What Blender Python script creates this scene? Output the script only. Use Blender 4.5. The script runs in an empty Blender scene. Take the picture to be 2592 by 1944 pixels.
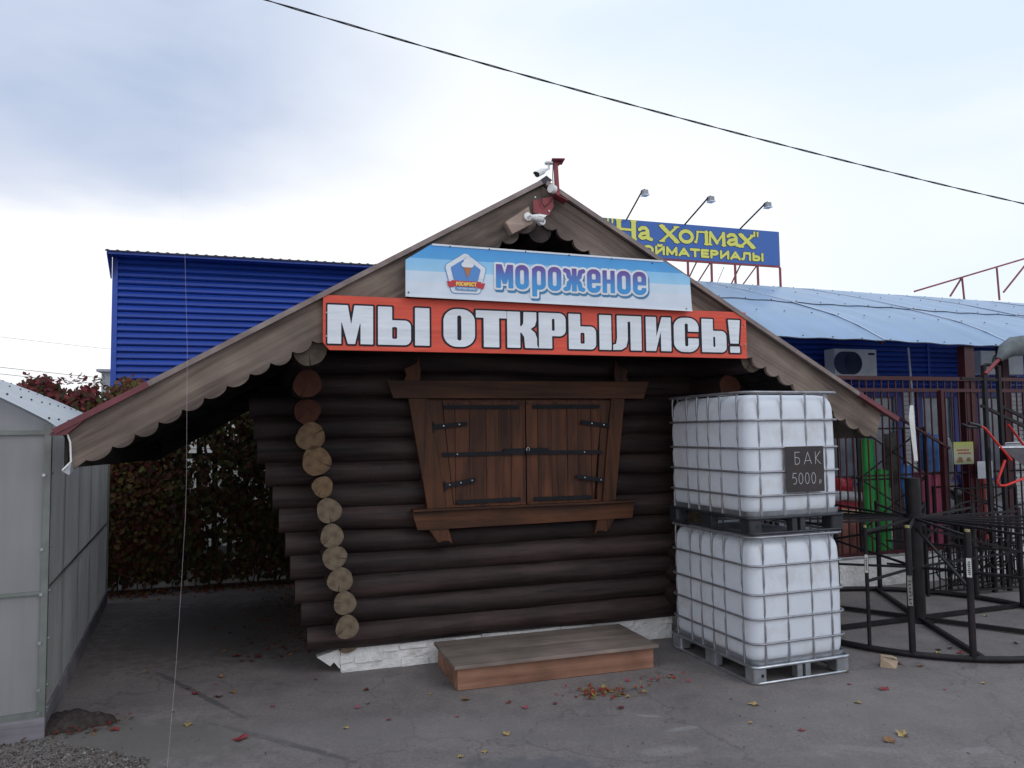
import bpy, math, random
import numpy as np
from mathutils import Vector, Matrix
random.seed(7)
R = math.radians
SC = bpy.context.scene
COL = SC.collection

# ------------------------------------------------------------------ camera, sky, sun, exposure
FPX = 1940.0; PITCH = R(3.6); ROLL = 0.0128; CAMH = 2.0
CP = Vector((0, 0, CAMH))
cF = Vector((0, math.cos(PITCH), math.sin(PITCH)))
cU0 = Vector((0, -math.sin(PITCH), math.cos(PITCH)))
cX0 = Vector((1, 0, 0))
cX = cX0 * math.cos(ROLL) - cU0 * math.sin(ROLL)
cU = cX0 * math.sin(ROLL) + cU0 * math.cos(ROLL)
cam_d = bpy.data.cameras.new('camera')
cam_d.sensor_width = 36; cam_d.lens = FPX / 2592 * 36
cam_d.clip_start = 0.05; cam_d.clip_end = 3000
cam = bpy.data.objects.new('camera', cam_d); COL.objects.link(cam)
m3 = Matrix((cX, cU, -cF)).transposed()
cam.matrix_world = Matrix.Translation(CP) @ m3.to_4x4()
SC.camera = cam

world = bpy.data.worlds.new('World'); SC.world = world; world.use_nodes = True
def build_world():
    nt = world.node_tree; N = nt.nodes; L = nt.links
    N.clear()
    out = N.new('ShaderNodeOutputWorld'); bg = N.new('ShaderNodeBackground'); L.new(bg.outputs[0], out.inputs[0])
    sky = N.new('ShaderNodeTexSky'); sky.sky_type = 'NISHITA'; sky.sun_disc = False
    sky.sun_elevation = R(38); sky.sun_rotation = R(SUN_AZ); sky.air_density = 1.0; sky.dust_density = 2.0
    tc = N.new('ShaderNodeTexCoord')
    sep = N.new('ShaderNodeSeparateXYZ'); L.new(tc.outputs['Generated'], sep.inputs[0])
    def M(op, a=None, b=None, c=None):
        n = N.new('ShaderNodeMath'); n.operation = op
        for i, v in enumerate((a, b, c)):
            if v is None: continue
            if isinstance(v, (int, float)): n.inputs[i].default_value = v
            else: L.new(v, n.inputs[i])
        return n.outputs[0]
    def MR(v, a, b, c, d, smooth=True):
        n = N.new('ShaderNodeMapRange'); n.interpolation_type = 'SMOOTHSTEP' if smooth else 'LINEAR'
        L.new(v, n.inputs[0]); n.inputs[1].default_value = a; n.inputs[2].default_value = b; n.inputs[3].default_value = c; n.inputs[4].default_value = d
        return n.outputs[0]
    def noise(sc, det, scale, loc=(0, 0, 0), dist=0.3):
        mp = N.new('ShaderNodeMapping'); mp.inputs['Scale'].default_value = scale; mp.inputs['Location'].default_value = loc; mp.inputs['Rotation'].default_value = (0, R(-12), 0)
        n = N.new('ShaderNodeTexNoise'); n.inputs['Scale'].default_value = sc; n.inputs['Detail'].default_value = det; n.inputs['Roughness'].default_value = 0.5; n.inputs['Distortion'].default_value = dist
        L.new(tc.outputs['Generated'], mp.inputs[0]); L.new(mp.outputs[0], n.inputs['Vector']); return n.outputs[0]
    x, y, z = sep.outputs[0], sep.outputs[1], sep.outputs[2]
    n1 = noise(2.2, 4, (1, 1, 2.6), (3.1, .4, 1.2)); n2 = noise(1.6, 5, (1.2, 1.2, 3.4), (7.7, 2.0, .3)); n3 = noise(5, 4, (1, 1, 2.2), (1, 5, 2))
    ze = M('ADD', M('ADD', z, M('MULTIPLY', M('SUBTRACT', n1, .5), .22)), M('MULTIPLY', M('SUBTRACT', n3, .5), .07))
    bank = M('MULTIPLY', M('MULTIPLY', MR(ze, .245, .345, 0, 1), MR(M('ADD', x, M('MULTIPLY', M('SUBTRACT', n2, .5), .4)), -.06, -.42, 0, 1)), MR(y, -.5, .1, 0, 1))
    bank = M('MULTIPLY', bank, MR(n3, .2, .8, 1.05, .72))
    veil = M('MULTIPLY', MR(z, .26, .50, 0, 1), MR(n2, .3, .7, .35, 1.0))
    vr = M('MULTIPLY', MR(x, .15, .55, 0, .75), MR(n1, .3, .7, .5, 1.0))
    veil = M('MINIMUM', M('ADD', veil, vr), 1.0)
    hz = M('MULTIPLY', MR(z, .10, .0, 0, .5), MR(x, .2, -.5, 0, 1))
    def mixc(f, a, c):
        m = N.new('ShaderNodeMix'); m.data_type = 'RGBA'
        for i, v in ((0, f), (6, a), (7, c)):
            if isinstance(v, tuple): m.inputs[i].default_value = (*v, 1)
            else: L.new(v, m.inputs[i])
        return m.outputs[2]
    WHITE = (1.08, 1.08, 1.09)
    col = mixc(veil, WHITE, (.76, .88, 1.02)); col = mixc(hz, col, (.72, .82, .98)); col = mixc(bank, col, (.49, .58, .77))
    mix = N.new('ShaderNodeMix'); mix.data_type = 'RGBA'; mix.inputs[0].default_value = 0.93
    sc = N.new('ShaderNodeVectorMath'); sc.operation = 'SCALE'; sc.inputs['Scale'].default_value = 10.6
    L.new(col, sc.inputs[0])
    L.new(sky.outputs[0], mix.inputs[6]); L.new(sc.outputs[0], mix.inputs[7])
    L.new(mix.outputs[2], bg.inputs[0]); bg.inputs[1].default_value = 0.1
SUN_AZ = 200
build_world()
sun_d = bpy.data.lights.new('sun', 'SUN'); sun_d.energy = 0.5; sun_d.angle = R(25); sun_d.color = (1.0, 0.95, 0.88)
sun = bpy.data.objects.new('sun', sun_d); COL.objects.link(sun)
sun.rotation_euler = (R(52), 0, R(SUN_AZ - 180 + 30)); sun.location = (0, 0, 30)
SC.view_settings.view_transform = 'Standard'; SC.view_settings.look = 'None'
SC.view_settings.exposure = 0.0; SC.view_settings.gamma = 1.0; SC.view_settings.use_curve_mapping = False

# ------------------------------------------------------------------ pixel -> place helpers (ray meets a real plane)
def ray(px, py): return cF + cX * ((px - 1296) / FPX) + cU * ((972 - py) / FPX)
def ground(px, py, z=0.0):
    r = ray(px, py); return CP + r * ((z - CAMH) / r.z)
class Frame:
    def __init__(s, o, deg):
        s.o = Vector(o); s.deg = deg; a = R(deg)
        s.e = Vector((math.cos(a), math.sin(a), 0)); s.v = Vector((-math.sin(a), math.cos(a), 0))
    def loc(s, P): d = Vector(P) - s.o; return Vector((d.dot(s.e), d.dot(s.v), d.z))
    def wld(s, p): return s.o + s.e * p[0] + s.v * p[1] + Vector((0, 0, p[2]))
    def at(s, px, py, y):       # point on the plane local y = const
        r = ray(px, py); o = s.o + s.v * y
        return s.loc(CP + r * ((o - CP).dot(s.v) / r.dot(s.v)))
    def g(s, px, py, z=0.0): return s.loc(ground(px, py, z))

# ------------------------------------------------------------------ materials
def mat(name, col, rough=0.7, metal=0.0, var=0.0, vscale=6.0, bump=0.0, bscale=40.0, stretch=(1, 1, 1), col2=None, spec=0.5,
        grain=None, dirt=None, dscale=2.0, damt=0.5, island=0.0, coat=0.0, trans=0.0, detail=5):
    m = bpy.data.materials.new(name); m.use_nodes = True
    nt = m.node_tree; N = nt.nodes; L = nt.links
    b = N['Principled BSDF']
    b.inputs['Roughness'].default_value = rough; b.inputs['Metallic'].default_value = metal
    b.inputs['Specular IOR Level'].default_value = spec
    if coat: b.inputs['Coat Weight'].default_value = coat
    c = (*col, 1.0)
    b.inputs['Base Color'].default_value = c
    tc = N.new('ShaderNodeTexCoord'); mp = N.new('ShaderNodeMapping'); mp.inputs['Scale'].default_value = stretch
    L.new(tc.outputs['Object'], mp.inputs[0])
    cur = None
    if var or col2:
        n = N.new('ShaderNodeTexNoise'); n.inputs['Scale'].default_value = vscale; n.inputs['Detail'].default_value = detail; n.inputs['Roughness'].default_value = 0.6
        L.new(mp.outputs[0], n.inputs['Vector'])
        rp = N.new('ShaderNodeValToRGB'); L.new(n.outputs[0], rp.inputs[0])
        lo = tuple(max(0, x * (1 - var)) for x in col); hi = col2 if col2 else tuple(min(1, x * (1 + var)) for x in col)
        rp.color_ramp.elements[0].position = 0.32; rp.color_ramp.elements[0].color = (*lo, 1)
        rp.color_ramp.elements[1].position = 0.68; rp.color_ramp.elements[1].color = (*hi, 1)
        cur = rp.outputs[0]
    if dirt:
        n = N.new('ShaderNodeTexNoise'); n.inputs['Scale'].default_value = dscale; n.inputs['Detail'].default_value = 7; n.inputs['Roughness'].default_value = 0.7
        L.new(tc.outputs['Object'], n.inputs['Vector'])
        rp = N.new('ShaderNodeValToRGB'); L.new(n.outputs[0], rp.inputs[0])
        rp.color_ramp.elements[0].position = 0.5; rp.color_ramp.elements[0].color = (0, 0, 0, 1)
        rp.color_ramp.elements[1].position = 0.72; rp.color_ramp.elements[1].color = (damt,) * 3 + (1,)
        mx = N.new('ShaderNodeMix'); mx.data_type = 'RGBA'; L.new(rp.outputs[0], mx.inputs[0])
        if cur: L.new(cur, mx.inputs[6])
        else: mx.inputs[6].default_value = c
        mx.inputs[7].default_value = (*dirt, 1); cur = mx.outputs[2]
    if island:
        oi = N.new('ShaderNodeObjectInfo')
        hs = N.new('ShaderNodeHueSaturation'); mr = N.new('ShaderNodeMapRange')
        L.new(oi.outputs['Random'], mr.inputs[0]); mr.inputs[3].default_value = 1 - island; mr.inputs[4].default_value = 1 + island
        L.new(mr.outputs[0], hs.inputs['Value'])
        if cur: L.new(cur, hs.inputs['Color'])
        else: hs.inputs['Color'].default_value = c
        cur = hs.outputs[0]
    if cur: L.new(cur, b.inputs['Base Color'])
    if bump:
        n = N.new('ShaderNodeTexNoise'); n.inputs['Scale'].default_value = bscale; n.inputs['Detail'].default_value = 6
        L.new(mp.outputs[0], n.inputs['Vector'])
        bp = N.new('ShaderNodeBump'); bp.inputs['Strength'].default_value = bump; bp.inputs['Distance'].default_value = 0.02
        L.new(n.outputs[0], bp.inputs['Height']); L.new(bp.outputs[0], b.inputs['Normal'])
    return m

def wood(name, col, dark, rough=0.75, axis=0, scale=14.0, knots=True, ring=6.0, bump=0.25):
    """weathered board: long grain streaks along an axis, knots, blotches"""
    m = bpy.data.materials.new(name); m.use_nodes = True
    nt = m.node_tree; N = nt.nodes; L = nt.links; b = N['Principled BSDF']
    b.inputs['Roughness'].default_value = rough; b.inputs['Specular IOR Level'].default_value = 0.3
    tc = N.new('ShaderNodeTexCoord'); mp = N.new('ShaderNodeMapping')
    s = [1.0, 1.0, 1.0]; s[axis] = 0.07
    mp.inputs['Scale'].default_value = s
    oi = N.new('ShaderNodeObjectInfo'); ad = N.new('ShaderNodeVectorMath'); ad.operation = 'ADD'
    sv = N.new('ShaderNodeVectorMath'); sv.operation = 'SCALE'; sv.inputs[0].default_value = (13, 7, 17); L.new(oi.outputs['Random'], sv.inputs['Scale'])
    L.new(tc.outputs['Object'], ad.inputs[0]); L.new(sv.outputs[0], ad.inputs[1]); L.new(ad.outputs[0], mp.inputs[0])
    n = N.new('ShaderNodeTexNoise'); n.inputs['Scale'].default_value = scale; n.inputs['Detail'].default_value = 8; n.inputs['Roughness'].default_value = 0.65; n.inputs['Distortion'].default_value = 0.6
    L.new(mp.outputs[0], n.inputs['Vector'])
    rp = N.new('ShaderNodeValToRGB'); L.new(n.outputs[0], rp.inputs[0])
    rp.color_ramp.elements[0].position = 0.35; rp.color_ramp.elements[0].color = (*dark, 1)
    rp.color_ramp.elements[1].position = 0.66; rp.color_ramp.elements[1].color = (*col, 1)
    n2 = N.new('ShaderNodeTexNoise'); n2.inputs['Scale'].default_value = 2.2; n2.inputs['Detail'].default_value = 5
    L.new(ad.outputs[0], n2.inputs['Vector'])
    mr = N.new('ShaderNodeMapRange'); mr.inputs[1].default_value = 0.3; mr.inputs[2].default_value = 0.7; mr.inputs[3].default_value = 0.62; mr.inputs[4].default_value = 1.25
    L.new(n2.outputs[0], mr.inputs[0])
    hs = N.new('ShaderNodeHueSaturation'); L.new(rp.outputs[0], hs.inputs['Color']); L.new(mr.outputs[0], hs.inputs['Value'])
    cur = hs.outputs[0]
    if knots:
        mpk = N.new('ShaderNodeMapping'); sk = [3.2, 3.2, 3.2]; sk[axis] = 1.6; mpk.inputs['Scale'].default_value = sk
        L.new(ad.outputs[0], mpk.inputs[0])
        v = N.new('ShaderNodeTexVoronoi'); v.inputs['Scale'].default_value = 1.0; L.new(mpk.outputs[0], v.inputs['Vector'])
        rk = N.new('ShaderNodeValToRGB'); L.new(v.outputs['Distance'], rk.inputs[0])
        rk.color_ramp.elements[0].position = 0.035; rk.color_ramp.elements[0].color = (0.85, 0.85, 0.85, 1)
        rk.color_ramp.elements[1].position = 0.10; rk.color_ramp.elements[1].color = (0, 0, 0, 1)
        mx = N.new('ShaderNodeMix'); mx.data_type = 'RGBA'; L.new(rk.outputs[0], mx.inputs[0]); L.new(cur, mx.inputs[6])
        mx.inputs[7].default_value = (*(x * 0.35 for x in dark), 1); cur = mx.outputs[2]
    L.new(cur, b.inputs['Base Color'])
    bp = N.new('ShaderNodeBump'); bp.inputs['Strength'].default_value = bump; bp.inputs['Distance'].default_value = 0.006
    L.new(n.outputs[0], bp.inputs['Height']); L.new(bp.outputs[0], b.inputs['Normal'])
    return m

def endgrain(name, col, dark):
    m = bpy.data.materials.new(name); m.use_nodes = True
    nt = m.node_tree; N = nt.nodes; L = nt.links; b = N['Principled BSDF']
    b.inputs['Roughness'].default_value = 0.85; b.inputs['Specular IOR Level'].default_value = 0.2
    tc = N.new('ShaderNodeTexCoord'); sep = N.new('ShaderNodeSeparateXYZ'); L.new(tc.outputs['Object'], sep.inputs[0])
    oi = N.new('ShaderNodeObjectInfo')
    def M(op, a, bb=None):
        n = N.new('ShaderNodeMath'); n.operation = op
        for i, v in enumerate((a, bb)):
            if v is None: continue
            if isinstance(v, (int, float)): n.inputs[i].default_value = v
            else: L.new(v, n.inputs[i])
        return n.outputs[0]
    nz = N.new('ShaderNodeTexNoise'); nz.inputs['Scale'].default_value = 9; L.new(tc.outputs['Object'], nz.inputs['Vector'])
    r = M('SQRT', M('ADD', M('MULTIPLY', sep.outputs[0], sep.outputs[0]), M('MULTIPLY', sep.outputs[2], sep.outputs[2])))
    rings = M('ADD', M('MULTIPLY', M('SINE', M('ADD', M('MULTIPLY', r, 700.0), M('MULTIPLY', nz.outputs[0], 14.0))), 0.5), 0.5)
    n2 = N.new('ShaderNodeTexNoise'); n2.inputs['Scale'].default_value = 16; n2.inputs['Detail'].default_value = 6; L.new(tc.outputs['Object'], n2.inputs['Vector'])
    f = M('ADD', M('MULTIPLY', rings, 0.35), M('MULTIPLY', n2.outputs[0], 0.9))
    rp = N.new('ShaderNodeValToRGB'); L.new(f, rp.inputs[0])
    rp.color_ramp.elements[0].position = 0.35; rp.color_ramp.elements[0].color = (*dark, 1)
    rp.color_ramp.elements[1].position = 0.85; rp.color_ramp.elements[1].color = (*col, 1)
    # radial drying crack, its angle set per log
    ang = M('ADD', M('MULTIPLY', oi.outputs['Random'], 4.2), 2.6)
    ca = M('COSINE', ang); sa = M('SINE', ang)
    al = M('ADD', M('MULTIPLY', sep.outputs[0], ca), M('MULTIPLY', sep.outputs[2], sa))
    pe = M('ABSOLUTE', M('ADD', M('SUBTRACT', M('MULTIPLY', sep.outputs[2], ca), M('MULTIPLY', sep.outputs[0], sa)), M('MULTIPLY', M('SUBTRACT', n2.outputs[0], 0.5), 0.012)))
    crack = M('LESS_THAN', pe, M('MULTIPLY', M('MAXIMUM', M('SUBTRACT', al, 0.01), 0.0), 0.045))
    mx = N.new('ShaderNodeMix'); mx.data_type = 'RGBA'; L.new(crack, mx.inputs[0]); L.new(rp.outputs[0], mx.inputs[6]); mx.inputs[7].default_value = (0.01, 0.008, 0.006, 1)
    L.new(mx.outputs[2], b.inputs['Base Color'])
    return m

def gradmat(name, stops, axis=2, rough=0.5):
    m = bpy.data.materials.new(name); m.use_nodes = True
    nt = m.node_tree; N = nt.nodes; L = nt.links; b = N['Principled BSDF']
    b.inputs['Roughness'].default_value = rough
    tc = N.new('ShaderNodeTexCoord'); sep = N.new('ShaderNodeSeparateXYZ'); L.new(tc.outputs['Object'], sep.inputs[0])
    mr = N.new('ShaderNodeMapRange'); mr.inputs[1].default_value = stops[0][0]; mr.inputs[2].default_value = stops[-1][0]
    L.new(sep.outputs[axis], mr.inputs[0])
    rp = N.new('ShaderNodeValToRGB'); L.new(mr.outputs[0], rp.inputs[0])
    z0, z1 = stops[0][0], stops[-1][0]
    el = rp.color_ramp.elements
    el[0].position = 0; el[0].color = (*stops[0][1], 1); el[1].position = 1; el[1].color = (*stops[-1][1], 1)
    for z, c in stops[1:-1]:
        e = el.new((z - z0) / (z1 - z0)); e.color = (*c, 1)
    n = N.new('ShaderNodeTexNoise'); n.inputs['Scale'].default_value = 7; n.inputs['Detail'].default_value = 6; L.new(tc.outputs['Object'], n.inputs['Vector'])
    mr2 = N.new('ShaderNodeMapRange'); mr2.inputs[1].default_value = .3; mr2.inputs[2].default_value = .7; mr2.inputs[3].default_value = 0.93; mr2.inputs[4].default_value = 1.04; L.new(n.outputs[0], mr2.inputs[0])
    hs = N.new('ShaderNodeHueSaturation'); L.new(rp.outputs[0], hs.inputs['Color']); L.new(mr2.outputs[0], hs.inputs['Value'])
    L.new(hs.outputs[0], b.inputs['Base Color'])
    return m

def leafmat(name, cols, rough=0.6):
    m = bpy.data.materials.new(name); m.use_nodes = True
    nt = m.node_tree; N = nt.nodes; L = nt.links; b = N['Principled BSDF']
    b.inputs['Roughness'].default_value = rough; b.inputs['Specular IOR Level'].default_value = 0.3
    g = N.new('ShaderNodeNewGeometry'); rp = N.new('ShaderNodeValToRGB'); L.new(g.outputs['Random Per Island'], rp.inputs[0])
    rp.color_ramp.interpolation = 'CONSTANT'
    el = rp.color_ramp.elements
    el[0].position = 0; el[0].color = (*cols[0], 1); el[1].position = 1 / len(cols); el[1].color = (*cols[1], 1)
    for i, c in enumerate(cols[2:], 2):
        e = el.new(i / len(cols)); e.color = (*c, 1)
    L.new(rp.outputs[0], b.inputs['Base Color'])
    tr = N.new('ShaderNodeBsdfTranslucent'); L.new(rp.outputs[0], tr.inputs[0])
    mx = N.new('ShaderNodeMixShader'); mx.inputs[0].default_value = 0.3
    L.new(b.outputs[0], mx.inputs[1]); L.new(tr.outputs[0], mx.inputs[2]); L.new(mx.outputs[0], N['Material Output'].inputs[0])
    return m

def polycarb(name, col, k=0.35, axis=0, amt=0.16, rough=0.28, wscale=9.0):
    m = bpy.data.materials.new(name); m.use_nodes = True
    nt = m.node_tree; N = nt.nodes; L = nt.links; b = N['Principled BSDF']
    b.inputs['Roughness'].default_value = rough
    tc = N.new('ShaderNodeTexCoord'); mp = N.new('ShaderNodeMapping')
    s = [0.1, 0.1, 0.1]; s[axis] = 1.0; mp.inputs['Scale'].default_value = s; L.new(tc.outputs['Object'], mp.inputs[0])
    n = N.new('ShaderNodeTexNoise'); n.inputs['Scale'].default_value = wscale; n.inputs['Detail'].default_value = 3; L.new(mp.outputs[0], n.inputs['Vector'])
    n2 = N.new('ShaderNodeTexNoise'); n2.inputs['Scale'].default_value = 1.4; n2.inputs['Detail'].default_value = 5; L.new(tc.outputs['Object'], n2.inputs['Vector'])
    ad = N.new('ShaderNodeMath'); ad.operation = 'ADD'; L.new(n.outputs[0], ad.inputs[0]); L.new(n2.outputs[0], ad.inputs[1])
    mr = N.new('ShaderNodeMapRange'); mr.inputs[1].default_value = 0.7; mr.inputs[2].default_value = 1.3; mr.inputs[3].default_value = 1 - amt; mr.inputs[4].default_value = 1 + amt; L.new(ad.outputs[0], mr.inputs[0])
    hs = N.new('ShaderNodeHueSaturation'); hs.inputs['Color'].default_value = (*col, 1); L.new(mr.outputs[0], hs.inputs['Value'])
    L.new(hs.outputs[0], b.inputs['Base Color'])
    tr = N.new('ShaderNodeBsdfTranslucent'); L.new(hs.outputs[0], tr.inputs[0])
    mx = N.new('ShaderNodeMixShader'); mx.inputs[0].default_value = k
    L.new(b.outputs[0], mx.inputs[1]); L.new(tr.outputs[0], mx.inputs[2]); L.new(mx.outputs[0], N['Material Output'].inputs[0])
    return m

# ------------------------------------------------------------------ mesh building
def V(*a): return Vector(a)
class MB:
    def __init__(s): s.v = []; s.f = []; s.m = []; s.sm = []
    def add(s, vs, fs, mi=0, sm=False):
        b = len(s.v); s.v += [tuple(p) for p in vs]
        for f in fs: s.f.append(tuple(b + i for i in f)); s.m.append(mi); s.sm.append(sm)
        return s
    def box(s, a, b, mi=0):
        x0, x1 = sorted((a[0], b[0])); y0, y1 = sorted((a[1], b[1])); z0, z1 = sorted((a[2], b[2]))
        return s.add([(x0, y0, z0), (x1, y0, z0), (x1, y1, z0), (x0, y1, z0), (x0, y0, z1), (x1, y0, z1), (x1, y1, z1), (x0, y1, z1)],
              [(0, 3, 2, 1), (4, 5, 6, 7), (0, 1, 5, 4), (1, 2, 6, 5), (2, 3, 7, 6), (3, 0, 4, 7)], mi)
    def bar(s, p, q, w, h=None, up=(0, 0, 1), mi=0):
        p = Vector(p); q = Vector(q); h = h or w; d = (q - p).normalized(); up = Vector(up)
        if abs(d.dot(up)) > .95: up = Vector((0, 1, 0))
        x = d.cross(up).normalized() * (w / 2); y = x.cross(d).normalized() * (h / 2)
        vs = [p - x - y, p + x - y, p + x + y, p - x + y, q - x - y, q + x - y, q + x + y, q - x + y]
        return s.add(vs, [(0, 3, 2, 1), (4, 5, 6, 7), (0, 1, 5, 4), (1, 2, 6, 5), (2, 3, 7, 6), (3, 0, 4, 7)], mi)
    def cyl(s, p, q, r0, r1=None, n=12, mi=0, cap=True, capmi=None):
        r1 = r0 if r1 is None else r1; p = Vector(p); q = Vector(q); d = (q - p).normalized()
        up = Vector((0, 0, 1)) if abs(d.z) < .9 else Vector((0, 1, 0)); x = d.cross(up).normalized(); y = x.cross(d)
        vs = []
        for c, r in ((p, r0), (q, r1)):
            for i in range(n):
                a = 2 * math.pi * i / n; vs.append(c + (x * math.cos(a) + y * math.sin(a)) * r)
        s.add(vs, [(i, (i + 1) % n, n + (i + 1) % n, n + i) for i in range(n)], mi, True)
        if cap:
            cm = mi if capmi is None else capmi
            s.add(vs[:n], [tuple(range(n))[::-1]], cm); s.add(vs[n:], [tuple(range(n))], cm)
        return s
    def tube(s, pts, r, n=8, closed=False, mi=0):
        pts = [Vector(p) for p in pts]; k = len(pts); rings = []; prev = None
        for i, p in enumerate(pts):
            a = pts[(i - 1) % k] if (closed or i > 0) else p; b = pts[(i + 1) % k] if (closed or i < k - 1) else p
            d = (b - a).normalized()
            if prev is None:
                up = Vector((0, 0, 1)) if abs(d.z) < .9 else Vector((1, 0, 0)); x = d.cross(up).normalized()
            else: x = (prev - d * prev.dot(d)).normalized()
            prev = x; y = x.cross(d)
            rings.append([p + (x * math.cos(2 * math.pi * j / n) + y * math.sin(2 * math.pi * j / n)) * r for j in range(n)])
        vs = [v for rg in rings for v in rg]; fs = []
        for i in range(k if closed else k - 1):
            a = i * n; b = ((i + 1) % k) * n
            fs += [(a + j, a + (j + 1) % n, b + (j + 1) % n, b + j) for j in range(n)]
        s.add(vs, fs, mi, True)
        if not closed: s.add(rings[0], [tuple(range(n))[::-1]], mi); s.add(rings[-1], [tuple(range(n))], mi)
        return s
    def prism(s, pts, vec, mi=0, side=None):
        """closed outline extruded by vec"""
        pts = [Vector(p) for p in pts]; vec = Vector(vec); n = len(pts)
        s.add(pts + [p + vec for p in pts], [tuple(range(n)), tuple(range(2 * n - 1, n - 1, -1))] , mi)
        s.add(pts + [p + vec for p in pts], [(i, i + n, (i + 1) % n + n, (i + 1) % n) for i in range(n)], mi if side is None else side)
        return s
    def build(s, name, mats, parent=None, loc=None, bevel=0.0, **props):
        me = bpy.data.meshes.new(name); me.from_pydata(s.v, [], s.f)
        if not isinstance(mats, (list, tuple)): mats = [mats]
        for m in mats: me.materials.append(m)
        me.polygons.foreach_set('material_index', s.m); me.polygons.foreach_set('use_smooth', s.sm)
        me.update()
        o = bpy.data.objects.new(name, me); COL.objects.link(o)
        if parent: o.parent = parent
        if loc is not None: o.location = loc
        if bevel:
            b = o.modifiers.new('bevel', 'BEVEL'); b.width = bevel; b.segments = 2; b.limit_method = 'ANGLE'; b.angle_limit = R(40)
        for k, v in props.items(): o[k] = v
        return o
def copy_tree(o, parent=None):
    c = o.copy(); COL.objects.link(c); c.parent = parent
    for ch in list(o.children): copy_tree(ch, c)
    return c
def tag(o, label=None, cat=None, group=None, kind=None):
    if label: o['label'] = label
    if cat: o['category'] = cat
    if group: o['group'] = group
    if kind: o['kind'] = kind
    return o
def empty(name, loc, rz=0.0, **k):
    o = bpy.data.objects.new(name, None); o.location = loc; o.rotation_euler = (0, 0, rz); COL.objects.link(o); o.empty_display_size = 0.1
    return tag(o, **k)

# ---- signed-distance lettering: fields on a grid become flat meshes (marching squares)
def d_box(X, Y, x0, y0, x1, y1, r=0.0):
    qx = np.abs(X - (x0 + x1) / 2) - ((x1 - x0) / 2 - r); qy = np.abs(Y - (y0 + y1) / 2) - ((y1 - y0) / 2 - r)
    return np.hypot(np.maximum(qx, 0), np.maximum(qy, 0)) + np.minimum(np.maximum(qx, qy), 0) - r
def d_seg(X, Y, a, b, r):
    dx, dy = b[0] - a[0], b[1] - a[1]; L2 = dx * dx + dy * dy + 1e-12
    t = np.clip(((X - a[0]) * dx + (Y - a[1]) * dy) / L2, 0, 1)
    return np.hypot(X - a[0] - t * dx, Y - a[1] - t * dy) - r
def d_line(X, Y, pts, r):
    d = d_seg(X, Y, pts[0], pts[1], r)
    for a, b in zip(pts[1:], pts[2:]): d = np.minimum(d, d_seg(X, Y, a, b, r))
    return d
def d_poly(X, Y, pts):
    d = np.full(X.shape, 1e9); ins = np.zeros(X.shape, bool); n = len(pts)
    for i in range(n):
        a = pts[i]; b = pts[(i + 1) % n]; d = np.minimum(d, d_seg(X, Y, a, b, 0))
        if a[1] != b[1]:
            c = (a[1] > Y) != (b[1] > Y); ins ^= c & (X < (b[0] - a[0]) * (Y - a[1]) / (b[1] - a[1]) + a[0])
    return np.where(ins, -d, d)
def U(*f):
    r = f[0]
    for g in f[1:]: r = np.minimum(r, g)
    return r
def SUB(a, b): return np.maximum(a, -b)
def contour(mb, gx, gy, D, put, mi=0):
    """add the region D<0 on grid gx,gy to mb; put(x,y) -> 3-D point"""
    ins = D < 0; ny, nx = D.shape
    c = ins[:-1, :-1].astype(int) + ins[:-1, 1:] + ins[1:, 1:] + ins[1:, :-1]
    for j in range(ny - 1):
        row = c[j]
        full = np.flatnonzero(row == 4)
        if len(full):
            br = np.flatnonzero(np.diff(full) > 1); st = np.r_[full[0], full[br + 1]]; en = np.r_[full[br], full[-1]]
            for a, b in zip(st, en):
                mb.add([put(gx[a], gy[j]), put(gx[b + 1], gy[j]), put(gx[b + 1], gy[j + 1]), put(gx[a], gy[j + 1])], [(0, 1, 2, 3)], mi)
        for i in np.flatnonzero((row > 0) & (row < 4)):
            cs = [(gx[i], gy[j], D[j, i]), (gx[i + 1], gy[j], D[j, i + 1]), (gx[i + 1], gy[j + 1], D[j + 1, i + 1]), (gx[i], gy[j + 1], D[j + 1, i])]
            poly = []
            for k in range(4):
                p, q = cs[k], cs[(k + 1) % 4]
                if p[2] < 0: poly.append((p[0], p[1]))
                if (p[2] < 0) != (q[2] < 0):
                    t = p[2] / (p[2] - q[2]); poly.append((p[0] + (q[0] - p[0]) * t, p[1] + (q[1] - p[1]) * t))
            if len(poly) > 2: mb.add([put(*q) for q in poly], [tuple(range(len(poly)))], mi)
def grid(x0, x1, y0, y1, h):
    gx = np.arange(x0, x1 + h, h); gy = np.arange(y0, y1 + h, h); X, Y = np.meshgrid(gx, gy); return gx, gy, X, Y

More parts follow.
